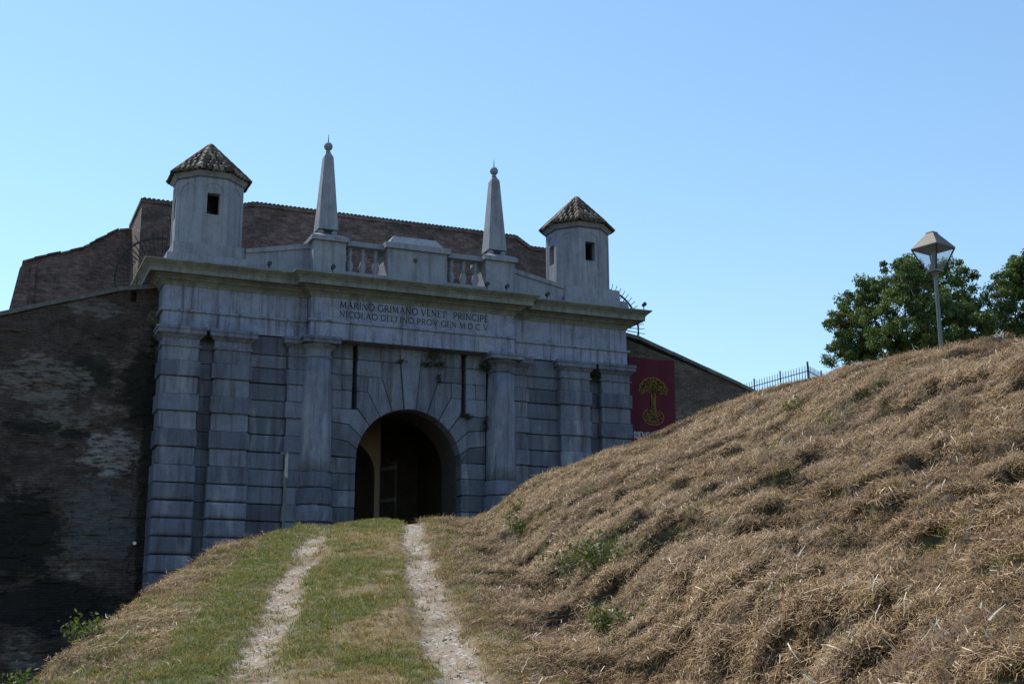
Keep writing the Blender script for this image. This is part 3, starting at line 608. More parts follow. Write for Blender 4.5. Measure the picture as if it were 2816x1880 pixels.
# ------------------------------------------------------------------ turrets
RT = 1.14; AP = RT * math.cos(R(22.5)); HW = RT * math.sin(R(22.5))
def tile_mesh():
    v = []; n = 6
    for (y, r_, zo) in ((0, .088, .0), (.31, .070, .028)):
        for k in range(n + 1):
            a = math.pi * k / n; v.append((r_ * math.cos(a), y, zo + r_ * .85 * math.sin(a)))
        for k in range(n + 1):
            a = math.pi * k / n; v.append(((r_ - .016) * math.cos(a), y, zo + (r_ - .016) * .85 * math.sin(a) - .002))
    m = n + 1; f = []
    for k in range(n): f += [(k, k + 1, 2 * m + k + 1, 2 * m + k), (m + k + 1, m + k, 3 * m + k, 3 * m + k + 1), (k + 1, k, m + k, m + k + 1)]
    return mesh('roof_tile', v, f, M_TILE, True)
TILE = tile_mesh()
for sg, lab in ((-1, 'octagonal stone sentry turret with tiled cone roof, nearer the dark mossy brick wall'), (1, 'octagonal stone sentry turret with tiled cone roof, on the red banner side')):
    X, Yc = sg * 6.64, 1.04
    tr = thing('sentry_turret', lab, 'turret', (X, Yc, 11.25), 'sentry turrets on the gate')
    e0, e1 = sorted((sg * 5.52, sg * 8.0))
    G().plan([(e0, -.2), (e1, -.2), (e1, 2.3), (e0, 2.3)], 11.25, 11.62).make('plinth', MS_ATT, tr)
    e0, e1 = sorted((sg * 5.57, sg * 7.80)); c_ = .12
    G().plan([(e0 + c_, -.08), (e1 - c_, -.08), (e1, -.08 + c_), (e1, 2.2), (e0, 2.2), (e0, -.08 + c_)], 11.62, 12.03).make('plinth', MS_ATT, tr)
    for k in range(8):
        a = R(-90 + 45 * k); nx, ny = math.cos(a), math.sin(a); tx, ty = -ny, nx
        def P(u, z, dpt=0.0): return (X + nx * (AP - dpt) + tx * u, Yc + ny * (AP - dpt) + ty * u, z)
        z0, z1, za, zs, rr, zb = 12.03, 14.22, 12.13, 13.76, .31, 12.13
        ar = [(rr * math.cos(R(t)), zs + rr * math.sin(R(t))) for t in np.linspace(0, 180, 13)]
        g = G(); q = lambda *pp: g.add(pp, [(0, 1, 2, 3)])
        q(P(-HW, z0), P(HW, z0), P(HW, zb), P(-HW, zb))
        q(P(-HW, zb), P(-rr, zb), P(-rr, zs), P(-HW, zs)); q(P(rr, zb), P(HW, zb), P(HW, zs), P(rr, zs))
        for i in range(12):
            (xa, va), (xb, vb) = ar[i], ar[i + 1]; ta = HW - 2 * HW * i / 12; tb = HW - 2 * HW * (i + 1) / 12
            q(P(xa, va), P(ta, z1), P(tb, z1), P(xb, vb))
        g.add([P(HW, zs), P(HW, z1), P(rr, zs)], [(0, 1, 2)]); g.add([P(-HW, zs), P(-rr, zs), P(-HW, z1)], [(0, 1, 2)])
        D_ = .018; ed = [(-rr, zb), (rr, zb)] + ar
        for i in range(len(ed)):
            (xa, va), (xb, vb) = ed[i], ed[(i + 1) % len(ed)]; q(P(xa, va), P(xb, vb), P(xb, vb, D_), P(xa, va, D_))
        pan = g.make('wall_panel', MS_ATT, tr, fix=False)
        g = G(); q = lambda *pp: g.add(pp, [(0, 1, 2, 3)])
        if k % 2 == 0:
            w, wa, wb = .195, 13.04, 13.74
            q(P(-rr, zb, D_), P(rr, zb, D_), P(rr, wa, D_), P(-rr, wa, D_)); q(P(-rr, wa, D_), P(-w, wa, D_), P(-w, wb, D_), P(-rr, wb, D_)); q(P(w, wa, D_), P(rr, wa, D_), P(rr, wb, D_), P(w, wb, D_))
            g.add([P(-rr, wb, D_), P(rr, wb, D_)] + [P(x, z, D_) for x, z in ar], [tuple(range(15))])
            E2 = .30
            for (xa, va), (xb, vb) in (((-w, wa), (w, wa)), ((w, wa), (w, wb)), ((w, wb), (-w, wb)), ((-w, wb), (-w, wa))): q(P(xa, va, D_), P(xb, vb, D_), P(xb, vb, E2), P(xa, va, E2))
            for (xa, va, xb, vb) in ((-HW + .12, z0, HW - .12, wa), (-HW + .12, wb, HW - .12, z1), (-HW + .12, wa, -w, wb), (w, wa, HW - .12, wb)): q(P(xa, va, E2), P(xb, va, E2), P(xb, vb, E2), P(xa, vb, E2))
            g.make('window_niche', MS_ATT, pan, fix=False)
        else:
            g.add([P(-rr, zb, D_), P(rr, zb, D_)] + [P(x, z, D_) for x, z in ar], [tuple(range(15))]); g.make('blind_niche', MS_ATT, pan, fix=False)
    octp = lambda r_: [(X + r_ / math.cos(R(22.5)) * math.cos(R(22.5 + 45 * k)), Yc + r_ / math.cos(R(22.5)) * math.sin(R(22.5 + 45 * k))) for k in range(8)]
    def ring(prof, nm, mat, par):
        v = []; f = []
        for r_, z in prof: v += [(x, y, z) for x, y in octp(r_)]
        for i in range(len(prof) - 1): f += [(i * 8 + k, i * 8 + (k + 1) % 8, (i + 1) * 8 + (k + 1) % 8, (i + 1) * 8 + k) for k in range(8)]
        return G().add(v, f).make(nm, mat, par)
    ring([(AP - .35, 14.21), (AP - .01, 14.215), (AP - .01, 14.28), (AP + .015, 14.29)], 'frieze_band', MS_BAY, tr)
    ring([(AP + .012, 14.285), (AP + .03, 14.31), (AP + .06, 14.345), (AP + .105, 14.385), (AP + .115, 14.395), (AP + .115, 14.425), (.3, 14.44)], 'eave_moulding', MS_ATT, tr)
    RA, ZE, ZA = 1.195, 14.43, 15.66
    roof = ring([(RA - .02, ZE - .01), (.02, ZA - .03)], 'roof', M_DARKWALL, tr)
    sl = math.atan2(ZA - ZE, RA); SLn = math.hypot(RA, ZA - ZE); nrow = 7; step = SLn / nrow
    for k in range(8):
        a = R(45 * k); nx, ny = math.cos(a), math.sin(a)
        ux = Vector((-ny, nx, 0)); up = Vector((-nx * math.cos(sl), -ny * math.cos(sl), math.sin(sl))); nn = ux.cross(up)
        if nn.z < 0: ux = -ux; nn = ux.cross(up)
        for r_ in range(nrow):
            dist = r_ * step - .06; hw = (RA * (1 - (dist + .12) / SLn)) * math.tan(R(22.5)); cnt = int(2 * hw / .172)
            if cnt < 1: continue
            for i in range(cnt):
                u = (i - (cnt - 1) / 2) * (2 * hw / cnt if r_ else 2 * hw / cnt)
                p = Vector((X + nx * RA, Yc + ny * RA, ZE)) + up * dist + ux * u + nn * (.012 + random.uniform(0, .014))
                tw = random.uniform(-.05, .05); e1 = (ux + up * tw).normalized(); e2 = (up - ux * tw + nn * .05 * random.random()).normalized()
                m = Matrix((e1, e2, e1.cross(e2))).transposed().to_4x4(); m.translation = p
                ob('roof_tile', TILE, roof, m)
        # hip tiles
        a2 = R(45 * k + 22.5); rv = RA / math.cos(R(22.5)); hx, hy = math.cos(a2), math.sin(a2)
        L2 = math.hypot(rv, ZA - ZE); up = Vector((-hx * rv, -hy * rv, ZA - ZE)) / L2; ux = Vector((-hy, hx, 0)); nn = ux.cross(up)
        if nn.z < 0: ux = -ux; nn = ux.cross(up)
        for r_ in range(6):
            p = Vector((X + hx * rv, Yc + hy * rv, ZE)) + up * (r_ * L2 / 6 - .04) + nn * .045
            m = Matrix((ux, up, nn)).transposed().to_4x4(); m.translation = p
            ob('hip_tile', TILE, roof, m @ Matrix.Diagonal((1.05, 1.1, 1.0, 1)))
    G().tube([(X, Yc, ZA - .02), (X, Yc, ZA + .16)], .012, .004, 6).make('spike', M_IRON, tr)

# ------------------------------------------------------------------ brick scarp walls with stone coping
def cop_z(x):                                               # coping line falls away from the gate
    x = abs(x); return 10.84 - .335 * (x - 8.54) if x > 8.54 else 10.84
for sg in (-1, 1):
    far = 24.0 if sg > 0 else 26.0
    w = thing('brick_wall', 'long dark mossy brick scarp wall with pale lime patches and sloping coping' if sg < 0 else 'low sloping brick wall behind the red banner', 'wall', (sg * 9, .95, -3.5))
    zt = lambda x: max(cop_z(x), 6.2)
    xs = [7.9, 12.5, 17, 22.4, far]
    if sg < 0:
        o = [(-7.9, -3.5), (-7.9, zt(7.9) - .1), (-8.68, zt(8.68) - .1), (-8.68, 10.22), (-8.85, 10.22), (-8.85, zt(8.85) - .1)] + [(-x, zt(x) - .1) for x in xs[1:]] + [(-far, -3.5)]
    else:
        o = [(7.9, -3.5)] + [(x, zt(x) - .1) for x in xs] + [(far, -3.5)]
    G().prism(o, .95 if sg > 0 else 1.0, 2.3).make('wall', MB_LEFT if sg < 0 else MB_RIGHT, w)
    if sg < 0:                                              # eroded face, course by course
        gx = np.concatenate([np.linspace(-26, -14, 40, endpoint=False), np.linspace(-14, -8.87, 130), np.linspace(-8.66, -7.95, 18)]); gzv = np.arange(-3.5, 10.95, .039)
        GX, GZ = np.meshgrid(gx, gzv); cr_ = np.floor(GZ / .078)
        er = sst(.50, .62, fbm(GX * .8, cr_ * .16, 201, 5)) * .075 + sst(.55, .6, fbm(GX * 3.7, cr_ * .9, 211, 2)) * .035 + fbm(GX * 2.0, GZ * 2.0, 221, 4) * .05 + (np.abs(GZ / .078 - np.round(GZ / .078)) < .13) * .018
        lim = np.minimum(10.84 - .335 * (np.abs(GX) - 8.54), 10.84) - .11; GZ = np.minimum(GZ, np.maximum(lim, 6.1)); n_c = len(gx)
        vv = np.stack([GX, .885 + er, GZ], -1).reshape(-1, 3); ii = (np.arange(len(gzv) - 1)[:, None] * n_c + np.arange(n_c - 1)[None]); keep = np.ones(n_c - 1, bool); keep[170 - 1] = False
        lowr = (gzv[:-1] < 10.2)[:, None] | keep[None]; ii = ii[lowr]
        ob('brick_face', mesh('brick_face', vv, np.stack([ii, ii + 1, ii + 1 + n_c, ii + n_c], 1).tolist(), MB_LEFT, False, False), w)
    if sg < 0: G().box(-8.95, -8.6, 1.35, 1.6, 10.1, 10.75).make('slot_back', MS_CORE, w)
    x = 7.95
    while x < far - 1.5:
        L = random.uniform(1.05, 1.5); a, b = x + .004, x + L - .004
        za, zb = zt(a), zt(b); dz = random.uniform(-.012, .012)
        c = [(sg * a, za - .105 + dz), (sg * b, zb - .105 + dz), (sg * b, zb + .03 + dz), (sg * a, za + .03 + dz)]
        G().prism(c, .86, 2.4).make('coping_stone', MS_COP, w); x += L

# ------------------------------------------------------------------ brick gatehouse behind
gh = thing('brick_gatehouse', 'tall weathered brick gatehouse block rising behind the stone gate', 'building', (0, 5, -3.4))
ZT = 14.65
mainp = [(-8.35, 4.05), (-5.75, 4.05), (-4.72, 3.02), (5.05, 3.02), (6.1, 4.05), (8.35, 4.05), (8.35, 7.2), (-8.35, 7.2)]
# upper storey only over the passage: walls start above the vault
G().plan(mainp, 8.4, ZT).make('wall', MB_HOUSE, gh)
g = G(); g.box(-8.35, -3.1, 4.06, 7.2, -3.4, 8.4); g.box(3.7, 8.35, 4.06, 7.2, -3.4, 8.4); g.make('lower_wall', MB_HOUSE, gh)
g = G(); tl = []
def tile_row(a, b, z):
    L = math.hypot(b[0] - a[0], b[1] - a[1]); n = int(L / .145); d = Vector((b[0] - a[0], b[1] - a[1], 0)) / L; nr = Vector((d.y, -d.x, 0))
    for i in range(n):
        p = Vector((a[0], a[1], z)) + d * ((i + .5) * L / n); v = []
        for off, zo in ((.06, 0), (-.5, .10)):
            for k in range(5):
                an = math.pi * k / 4; v.append(p + nr * off + d * math.cos(an) * .066 + Vector((0, 0, zo + .05 * math.sin(an))))
        g.add(v, [(k, k + 1, 6 + k, 5 + k) for k in range(4)] + [(4, 3, 2, 1, 0)])
for i in range(5): tile_row(mainp[i], mainp[i + 1], ZT)
tag(g.make('tile_edge', M_TILE, gh), kind='stuff')
G().plan([(x * 1.006, y - .05 if y < 7 else y) for x, y in mainp], ZT - .12, ZT + .01).make('eave_course', MB_HOUSE, gh)
wing = [(-12.9, 6.5), (-11.97, 12.5), (-11.87, 12.72), (-11.5, 12.9), (-10.68, 13.22), (-10.66, 13.16), (-10.35, 13.30), (-9.9, 13.49), (-9.72, 13.62), (-9.54, 13.77), (-9.15, 14.04), (-8.8, 14.30), (-8.74, 14.26), (-8.42, 14.34), (-8.36, 14.4), (-8.36, 2)]
wg = G().prism(wing[:], 6.7, 8.4).make('side_wing', MB_HOUSE, gh)
for i in range(1, 13):                                      # stepped tile courses along its sloping top
    (xa, za), (xb, zb) = wing[i], wing[i + 1]
    if xb - xa < .15: continue
    n = max(1, int((xb - xa) / .3))
    for k in range(n):
        a, b = xa + (xb - xa) * k / n, xa + (xb - xa) * (k + 1) / n; z0 = za + (zb - za) * k / n; z1 = za + (zb - za) * (k + 1) / n
        G().prism([(a - .03, z0 - .03), (b, z1 - .03), (b, z1 + .035), (a - .03, z0 + .05)], 6.62, 8.45).make('coping_tile', M_TILE, wg)
G().prism([(-11.6, 6.0), (-11.6, 12.62), (-11.52, 12.66), (-11.45, 12.62), (-11.45, 6.0)], 6.55, 6.75).make('quoin', MB_HOUSE, gh)

# ------------------------------------------------------------------ iron spike fans
SPK = G().tube([(0, 0, 0), (.30, 0, 0), (.72, 0, 0)], .021, .012, 5); SPM = mesh('spike', SPK.v, SPK.f, M_IRON)
for sg, lab in ((-1, 'iron fan of radiating spikes on the dark mossy brick wall'), (1, 'iron fan of radiating spikes by the turret against open sky')):
    c = Vector((sg * 7.9, 1.5, 11.1)); t = thing('spike_fan', lab, 'spike fan', c, 'iron spike fans')
    rr = 1.43; a0, a1 = -25, 95
    pts = [(c.x + sg * rr * math.cos(R(a)), c.y, c.z + rr * math.sin(R(a))) for a in np.linspace(a0, a1, 40)]
    G().tube(pts, .036, .036, 6).make('ring', M_IRON, t)
    if sg < 0: G().tube([(c.x + sg * .75 * math.cos(R(a)), c.y, c.z + .75 * math.sin(R(a))) for a in np.linspace(a0, a1, 24)], .02, .02, 6).make('ring', M_IRON, t)
    for a in np.arange(a0 + 2, a1, 6.2):
        m = Matrix.Translation(c) @ Matrix.Rotation(-R(a if sg > 0 else 180 - a), 4, 'Y') @ Matrix.Translation((.98, 0, 0))
        ob('spike', SPM, t, m)

# ------------------------------------------------------------------ small floodlights along the cornice
for (x, y, lab) in ((-4.91, -.45, 'small black floodlight on the cornice below the parapet beside the mossy wall turret'), (-2.97, -.85, 'small black floodlight at the foot of the obelisk nearer the mossy brick wall'),
                    (2.31, -.85, 'small black floodlight between the balusters and the obelisk nearer the banner'), (3.02, -.85, 'small black floodlight at the foot of the obelisk nearer the banner'),
                    (4.70, -.45, 'small black floodlight below the sloping parapet on the banner side'), (8.45, -.5, 'small black floodlight on the cornice corner against the sky')):
    t = thing('floodlight', lab, 'floodlight', (x, y, 11.258), 'floodlights along the cornice')
    G().box(x - .10, x + .06, y - .06, y + .06, 11.258, 11.285).make('bracket', M_IRON, t)
    G().tube([(x, y, 11.28), (x + .02, y, 11.44)], .018, .018, 6).make('stem', M_IRON, t)
    G().tube([(x + .02, y - .07, 11.50), (x + .02, y - .05, 11.50), (x + .02, y + .05, 11.48), (x + .02, y + .08, 11.48)], .075, .05, 10).make('head', M_IRON, t)

t = thing('spotlight', 'tiny white-faced spotlight low on the dark wall beside the outer pilaster', 'spotlight', (-8.32, .9, 2.75))
M_SPOT = plain('lamp_face', (.75, .75, .72), .4)
G().tube([(-8.32, .95, 2.78), (-8.32, .82, 2.80)], .02, .02, 6).make('bracket', M_IRON, t); G().tube([(-8.32, .84, 2.80), (-8.32, .76, 2.82)], .07, .06, 10).make('housing', M_IRON, t)
G().tube([(-8.32, .762, 2.82), (-8.32, .752, 2.822)], .055, .055, 10).make('lamp_face', M_SPOT, t)

# ------------------------------------------------------------------ red banner
M_BAN = plain('banner_cloth', (.078, .009, .021), .8, nscale=2, amt=.12); M_GOLD = plain('banner_gold', (.20, .135, .03), .7); M_BW = plain('banner_white', (.42, .42, .46), .7)
bn = thing('banner', 'dark red cloth banner with a golden tree and white lettering', 'banner', (9.5, .9, 4.6))
v = []; nx, nz = 16, 30
for j in range(nz + 1):
    for i in range(nx + 1):
        x = 8.56 + 1.86 * i / nx; z = 9.90 - 5.2 * j / nz
        v.append((x, .875 + .016 * math.sin(i * .75 + j * .10) + .008 * math.sin(i * 1.9 - j * .07), z - .02 * math.sin(math.pi * i / nx)))
n1 = len(v); v += [(x, y + .006, z) for x, y, z in v]
f = [(j * (nx + 1) + i, j * (nx + 1) + i + 1, (j + 1) * (nx + 1) + i + 1, (j + 1) * (nx + 1) + i) for j in range(nz) for i in range(nx)]
f += [tuple(n1 + k for k in q[::-1]) for q in f]
G().add(v, f).make('cloth', M_BAN, bn, True, fix=False)
YB = .842
g = G(); rn = random.Random(4)
def emb(p, w):
    for a, b in zip(p[:-1], p[1:]): stroke(g, a, b, w, w, YB)
cxx = 9.50
emb([(cxx + .57 * math.cos(R(a)) * (1 + .04 * math.sin(a * .21)), 8.72 + .46 * math.sin(R(a)) * (1 + .03 * math.sin(a * .3))) for a in range(-12, 193, 6)], .03)
for k in range(150):
    a = rn.uniform(-15, 195); r_ = math.sqrt(rn.random()); x = cxx + .53 * r_ * math.cos(R(a)); z = 8.68 + .44 * r_ * math.sin(R(a))
    if z < 8.53 + .10 * (abs(x - cxx) < .25) and abs(x - cxx) < .1: continue
    q = rn.uniform(0, 360); rr = rn.uniform(.025, .055)
    emb([(x + rr * math.cos(R(q + t)), z + rr * math.sin(R(q + t))) for t in range(0, 241, 40)], .022)
emb([(cxx - .08, 8.62), (cxx - .07, 8.2), (cxx - .09, 7.85), (cxx - .2, 7.62)], .03); emb([(cxx + .08, 8.62), (cxx + .07, 8.2), (cxx + .09, 7.85), (cxx + .2, 7.62)], .03)
for k in range(9): x = cxx - .06 + rn.random() * .12; emb([(x, 8.58), (x + rn.uniform(-.02, .02), 8.2), (x + rn.uniform(-.03, .03), 7.75)], .016)
emb([(cxx - .02 + .43 * math.cos(R(a)), 7.75 + .30 * math.sin(R(a))) for a in range(120, 421, 8)], .028)
for k in range(46):
    a = rn.uniform(0, 360); r_ = math.sqrt(rn.random()); x = cxx - .02 + .36 * r_ * math.cos(R(a)); z = 7.74 + .25 * r_ * math.sin(R(a)); q = rn.uniform(0, 360); rr = rn.uniform(.03, .07)
    emb([(x + rr * math.cos(R(q + t)), z + rr * .6 * math.sin(R(q + t))) for t in range(0, 241, 40)], .018)
g.make('tree_emblem', M_GOLD, bn, fix=False)
write('RIEVOCAZIONE', 8.67, 10.30, 6.93, .24, YB, 1.3, M_BW, bn)

# ------------------------------------------------------------------ marker post, street lamp, iron fence
M_POST = plain('post_grey', (.09, .11, .11), .7); M_WHT = plain('post_white', (.30, .31, .31), .6)
px, py = W(-5.53, 31.0); pz0 = gz(-5.53, 31) - .1
t = thing('marker_post', 'slender grey post with a pale upper end before the gate pilasters', 'post', (px, py, pz0))
G().tube([(px, py, pz0), (px, py, 3.88)], .036, .034, 8).make('shaft', M_POST, t); G().tube([(px + .02, py, 3.84), (px + .03, py, 4.46)], .04, .036, 8).make('pale_tip', M_WHT, t)
G().box(px - .12, px + .06, py - .03, py + .03, 4.40, 4.46).make('arm', M_POST, t)

M_GALV = plain('lamp_metal', (.15, .16, .165), .5, .35, amt=.15); M_ROOF = plain('lamp_roof', (.135, .12, .10), .6, .0, amt=.12)
def glass_mat():
    t = NT('lamp_glass'); t.b.inputs['Base Color'].default_value = (.30, .33, .36, 1); t.b.inputs['Roughness'].default_value = .08
    tr_ = t.n('BsdfTransparent'); mx = t.n('MixShader'); mx.inputs[0].default_value = .76
    t.t.links.new(t.b.outputs[0], mx.inputs[1]); t.t.links.new(tr_.outputs[0], mx.inputs[2]); t.t.links.new(mx.outputs[0], t.out.inputs[0]); return t.m
M_GLASS = glass_mat()
lq, ls = 24.0, 8.26; lx, ly = W(ls, lq); lz0 = gz(ls, lq) - .05
lamp = thing('street_lamp', 'grey lantern street lamp on a thin pole on the mound top', 'street lamp', (lx, ly, lz0))
G().tube([(lx, ly, lz0), (lx, ly, 6.890)], .048, .034, 10).make('pole', M_GALV, lamp)
rot = YAW * -1 + R(36)
def LP(u, w, z):
    c, s = math.cos(rot), math.sin(rot); return (lx + u * c - w * s, ly + u * s + w * c, z)
def sq(h, z): return [LP(-h, -h, z), LP(h, -h, z), LP(h, h, z), LP(-h, h, z)]
g = G(); g.add(sq(.295, 7.380) + sq(.30, 7.410) + sq(.085, 7.700) + sq(.08, 7.730), [(i + 4 * k, (i + 1) % 4 + 4 * k, (i + 1) % 4 + 4 * k + 4, i + 4 * k + 4) for k in range(3) for i in range(4)] + [(3, 2, 1, 0), (12, 13, 14, 15)])
g.make('lantern_roof', M_ROOF, lamp)
g = G(); g.add(sq(.12, 6.920) + sq(.125, 6.960), [(3, 2, 1, 0), (4, 5, 6, 7)] + [(i, (i + 1) % 4, (i + 1) % 4 + 4, i + 4) for i in range(4)]); g.make('lantern_base', M_GALV, lamp)
G().tube([(lx, ly, 6.840), (lx, ly, 6.930)], .04, .09, 10).make('collar', M_GALV, lamp)
b0, b1 = sq(.12, 6.950), sq(.285, 7.390)
for i in range(4):
    G().tube([b0[i], b1[i]], .017, .017, 5).make('lantern_bar', M_IRON, lamp)
    j = (i + 1) % 4; k = lambda p, r_, q_: tuple(a + (b - a) * q_ for a, b in zip(p, r_))
    ins = [k(b0[i], b0[j], .05), k(b0[j], b0[i], .05), k(b1[j], b1[i], .04), k(b1[i], b1[j], .04)]
    G().add(ins, [(0, 1, 2, 3)]).make('glass_pane', M_GLASS, lamp)
G().tube([(lx, ly, 6.960), (lx, ly, 7.340)], .035, .045, 8).make('lamp_tube', M_GALV, lamp)

fa, fb, fc = W(9.70, 54.2), W(11.81, 50.0), W(13.6, 53.0); zt_ = 10.53; zb_ = 9.0
fn = thing('iron_fence', 'thin iron picket fence on the skyline beyond the mound', 'fence', (fb[0], fb[1], zb_))
pk = G(); pk.tube([(0, 0, 0), (0, 0, 1.52), (0, 0, 1.60)], .018, .009, 5); PKM = mesh('picket', pk.v, pk.f, M_IRON)
ps = G(); ps.tube([(0, 0, 0), (0, 0, 1.68)], .032, .032, 6); PSM = mesh('post', ps.v, ps.f, M_IRON)
for (a, b) in ((fb, fa), (fb, fc)):
    L = math.hypot(b[0] - a[0], b[1] - a[1]); n = int(L / .168)
    for i in range(1, n + 1):
        x, y = a[0] + (b[0] - a[0]) * i / n, a[1] + (b[1] - a[1]) * i / n
        ob('post' if i % 10 == 0 else 'picket', PSM if i % 10 == 0 else PKM, fn, Matrix.Translation((x, y, zb_)))
    for z in (10.36, 9.25): G().tube([(a[0], a[1], z), (b[0], b[1], z)], .02, .02, 5).make('rail', M_IRON, fn)
ob('post', PSM, fn, Matrix.Translation((fb[0], fb[1], zb_)) @ Matrix.Diagonal((1.3, 1.3, 1.03, 1)))

# ------------------------------------------------------------------ trees on the rampart
def leaf_mat(name, c1, c2, trans=.35):
    t = NT(name); a = t.n('Attribute', attribute_name='col'); sp = t.n('SeparateColor'); t.set(sp.inputs[0], a.outputs['Color'])
    c = t.mix(sp.outputs[0], c1, c2); t.set(t.b.inputs['Base Color'], c); t.b.inputs['Roughness'].default_value = .5; t.b.inputs['Specular IOR Level'].default_value = .35
    tl_ = t.n('BsdfTranslucent'); t.set(tl_.inputs[0], t.mix(1., c, (1.0, 1.15, .55), 'MULTIPLY')); mx = t.n('MixShader'); mx.inputs[0].default_value = trans
    t.t.links.new(t.b.outputs[0], mx.inputs[1]); t.t.links.new(tl_.outputs[0], mx.inputs[2]); t.t.links.new(mx.outputs[0], t.out.inputs[0]); return t.m
M_LEAF = leaf_mat('tree_leaf', (.034, .074, .030), (.19, .225, .06)); M_BARK = plain('bark', (.07, .055, .045), .9, nscale=10, amt=.4, bump=.4)
def quads_mesh(name, P, A, B, C, mat, fold=.0):
    """n leaves: centre P, half-length vectors A, half-width vectors B, colour C; pointed quads"""
    n = len(P); V = np.empty((n, 4, 3)); V[:, 0] = P - A; V[:, 1] = P + B - A * .1; V[:, 2] = P + A; V[:, 3] = P - B - A * .1
    me = bpy.data.meshes.new(name); me.vertices.add(4 * n); me.vertices.foreach_set('co', V.ravel())
    me.loops.add(4 * n); me.loops.foreach_set('vertex_index', np.arange(4 * n, dtype=np.int32)); me.polygons.add(n); me.polygons.foreach_set('loop_start', np.arange(0, 4 * n, 4, dtype=np.int32))
    me.update(calc_edges=True); at = me.color_attributes.new('col', 'FLOAT_COLOR', 'POINT')
    cc = np.repeat(np.stack([C, C, C, np.ones(n)], -1), 4, 0); at.data.foreach_set('color', cc.astype(np.float32).ravel()); me.materials.append(mat); return me
def unit(v): return v / np.maximum(np.linalg.norm(v, axis=-1, keepdims=True), 1e-6)
def make_tree(label, base, lobes, nclus, nleaf, seed, lsz=.085):
    rg = np.random.default_rng(seed); b = np.array(base); t = thing('tree', label, 'tree', base, 'trees on the rampart')
    tg = G(); fork = b + np.array([0, 0, 1.1]); tg.tube([tuple(b - np.array([0, 0, .4])), tuple(b + np.array([.05, 0, .5])), tuple(fork)], .2, .14, 8)
    w = np.array([l[3] * l[4] for l in lobes]); w = w / w.sum(); cl = []
    for k in rg.choice(len(lobes), nclus, p=w):
        l = lobes[k]; d = unit(rg.normal(size=3)); r_ = rg.uniform(.45, 1.0) ** .6
        cl.append(np.array(l[:3]) + d * r_ * np.array([l[3], l[3], l[4]]))
    for k in rg.choice(len(lobes), nclus // 4, p=w):               # sprigs that stick out of the crown
        l = lobes[k]; d = unit(rg.normal(size=3) + np.array([0, 0, .35])); cl.append(np.array(l[:3]) + d * rg.uniform(.95, 1.2) * np.array([l[3], l[3], l[4]]))
    cl = np.array(cl); nclus = len(cl)
    for l in lobes:
        c = np.array(l[:3]); mid = (fork + c) / 2 + rg.normal(size=3) * .15; tg.tube([tuple(fork), tuple(mid), tuple(c)], .06, .02, 6)
    for p in cl[::2]:
        l = min(lobes, key=lambda q: sum((np.array(q[:3]) - p) ** 2)); c = np.array(l[:3]); tg.tube([tuple(c), tuple((c + p) / 2 + rg.normal(size=3) * .08), tuple(p)], .026, .008, 4)
    tg.make('trunk', M_BARK, t, True, fix=False)
    per = nleaf // nclus; ctr = np.repeat(cl, per, 0); n = len(ctr); rad = np.repeat(rg.uniform(.16, .42, nclus), per)
    P = ctr + unit(rg.normal(size=(n, 3))) * (rg.random(n) ** .45 * rad)[:, None] * np.array([1, 1, .85])
    out = unit(P - ctr); A = unit(out * .6 + rg.normal(size=(n, 3)) * .5 + np.array([0, 0, -.55])) * (lsz * rg.uniform(.7, 1.35, n))[:, None]
    B = unit(np.cross(A, rg.normal(size=(n, 3)))) * (lsz * .36 * rg.uniform(.8, 1.2, n))[:, None]
    C = np.clip(np.repeat(rg.uniform(0, .55, nclus), per) + rg.uniform(-.15, .45, n), 0, 1)
    ob('crown', quads_mesh('crown', P, A, B, C, M_LEAF), t); return t
def TP(s50, z50, q, dq=0.0):
    k = q / 50.0; x, y = W(s50 * k, q + dq); return x, y, z50 * k
def lob(s, z, r_, rz, q=57., dq=0.): x, y, zz = TP(s, z, q, dq); return (x, y, zz, r_ * q / 50, rz * q / 50)
x, y, z = TP(15.9, 9.2, 57)
make_tree('broad leafy green tree directly behind the street lamp', (x, y, 9.0), [lob(13.25, 12.2, .75, .65), lob(13.9, 12.75, .8, .75, dq=.8), lob(14.7, 13.1, .85, .9), lob(15.7, 13.8, .95, 1.1, dq=-.6), lob(16.5, 13.9, .9, 1.0, dq=.5), lob(17.5, 13.9, .95, 1.0), lob(18.3, 13.5, .7, .95), lob(18.5, 12.6, .6, .6), lob(14.2, 13.5, .5, .6), lob(16.15, 14.35, .45, .6),
          lob(15.2, 12.2, 1.2, 1.0, dq=-1.2), lob(17.0, 12.4, 1.2, 1.1, dq=-1.), lob(13.7, 11.4, .85, .7), lob(15.0, 11.0, 1.0, .8, dq=.6), lob(16.8, 11.2, 1.1, .8, dq=.6), lob(18.3, 11.9, .8, .8), lob(13.9, 11.2, 1.1, .8, dq=-1.), lob(15.3, 11.4, 1.2, .9, dq=-1.5), lob(16.6, 11.6, 1.2, .9, dq=-1.5), lob(17.8, 11.8, 1.1, .9, dq=-1.), lob(13.2, 11.0, .7, .6), lob(18.7, 12.0, .7, .7)], 560, 80000, 11, .078)
x, y, z = TP(21.6, 9.2, 57)
make_tree('green tree cut off by the right edge beyond the lamp', (x, y, 9.0), [lob(19.7, 13.4, .75, .75), lob(20.3, 12.6, .85, .9), lob(20.7, 14.0, .7, .8), lob(21.5, 14.5, 1.0, 1.0, dq=.5), lob(21.6, 13.2, 1.2, 1.1, dq=-.6), lob(19.8, 11.9, .75, .7), lob(22.6, 13.6, 1.2, 1.2), lob(21.2, 11.7, 1.1, .9), lob(18.95, 12.0, .5, .5), lob(20.9, 14.6, .6, .7), lob(20.0, 13.9, .5, .6)], 270, 38000, 12, .078)

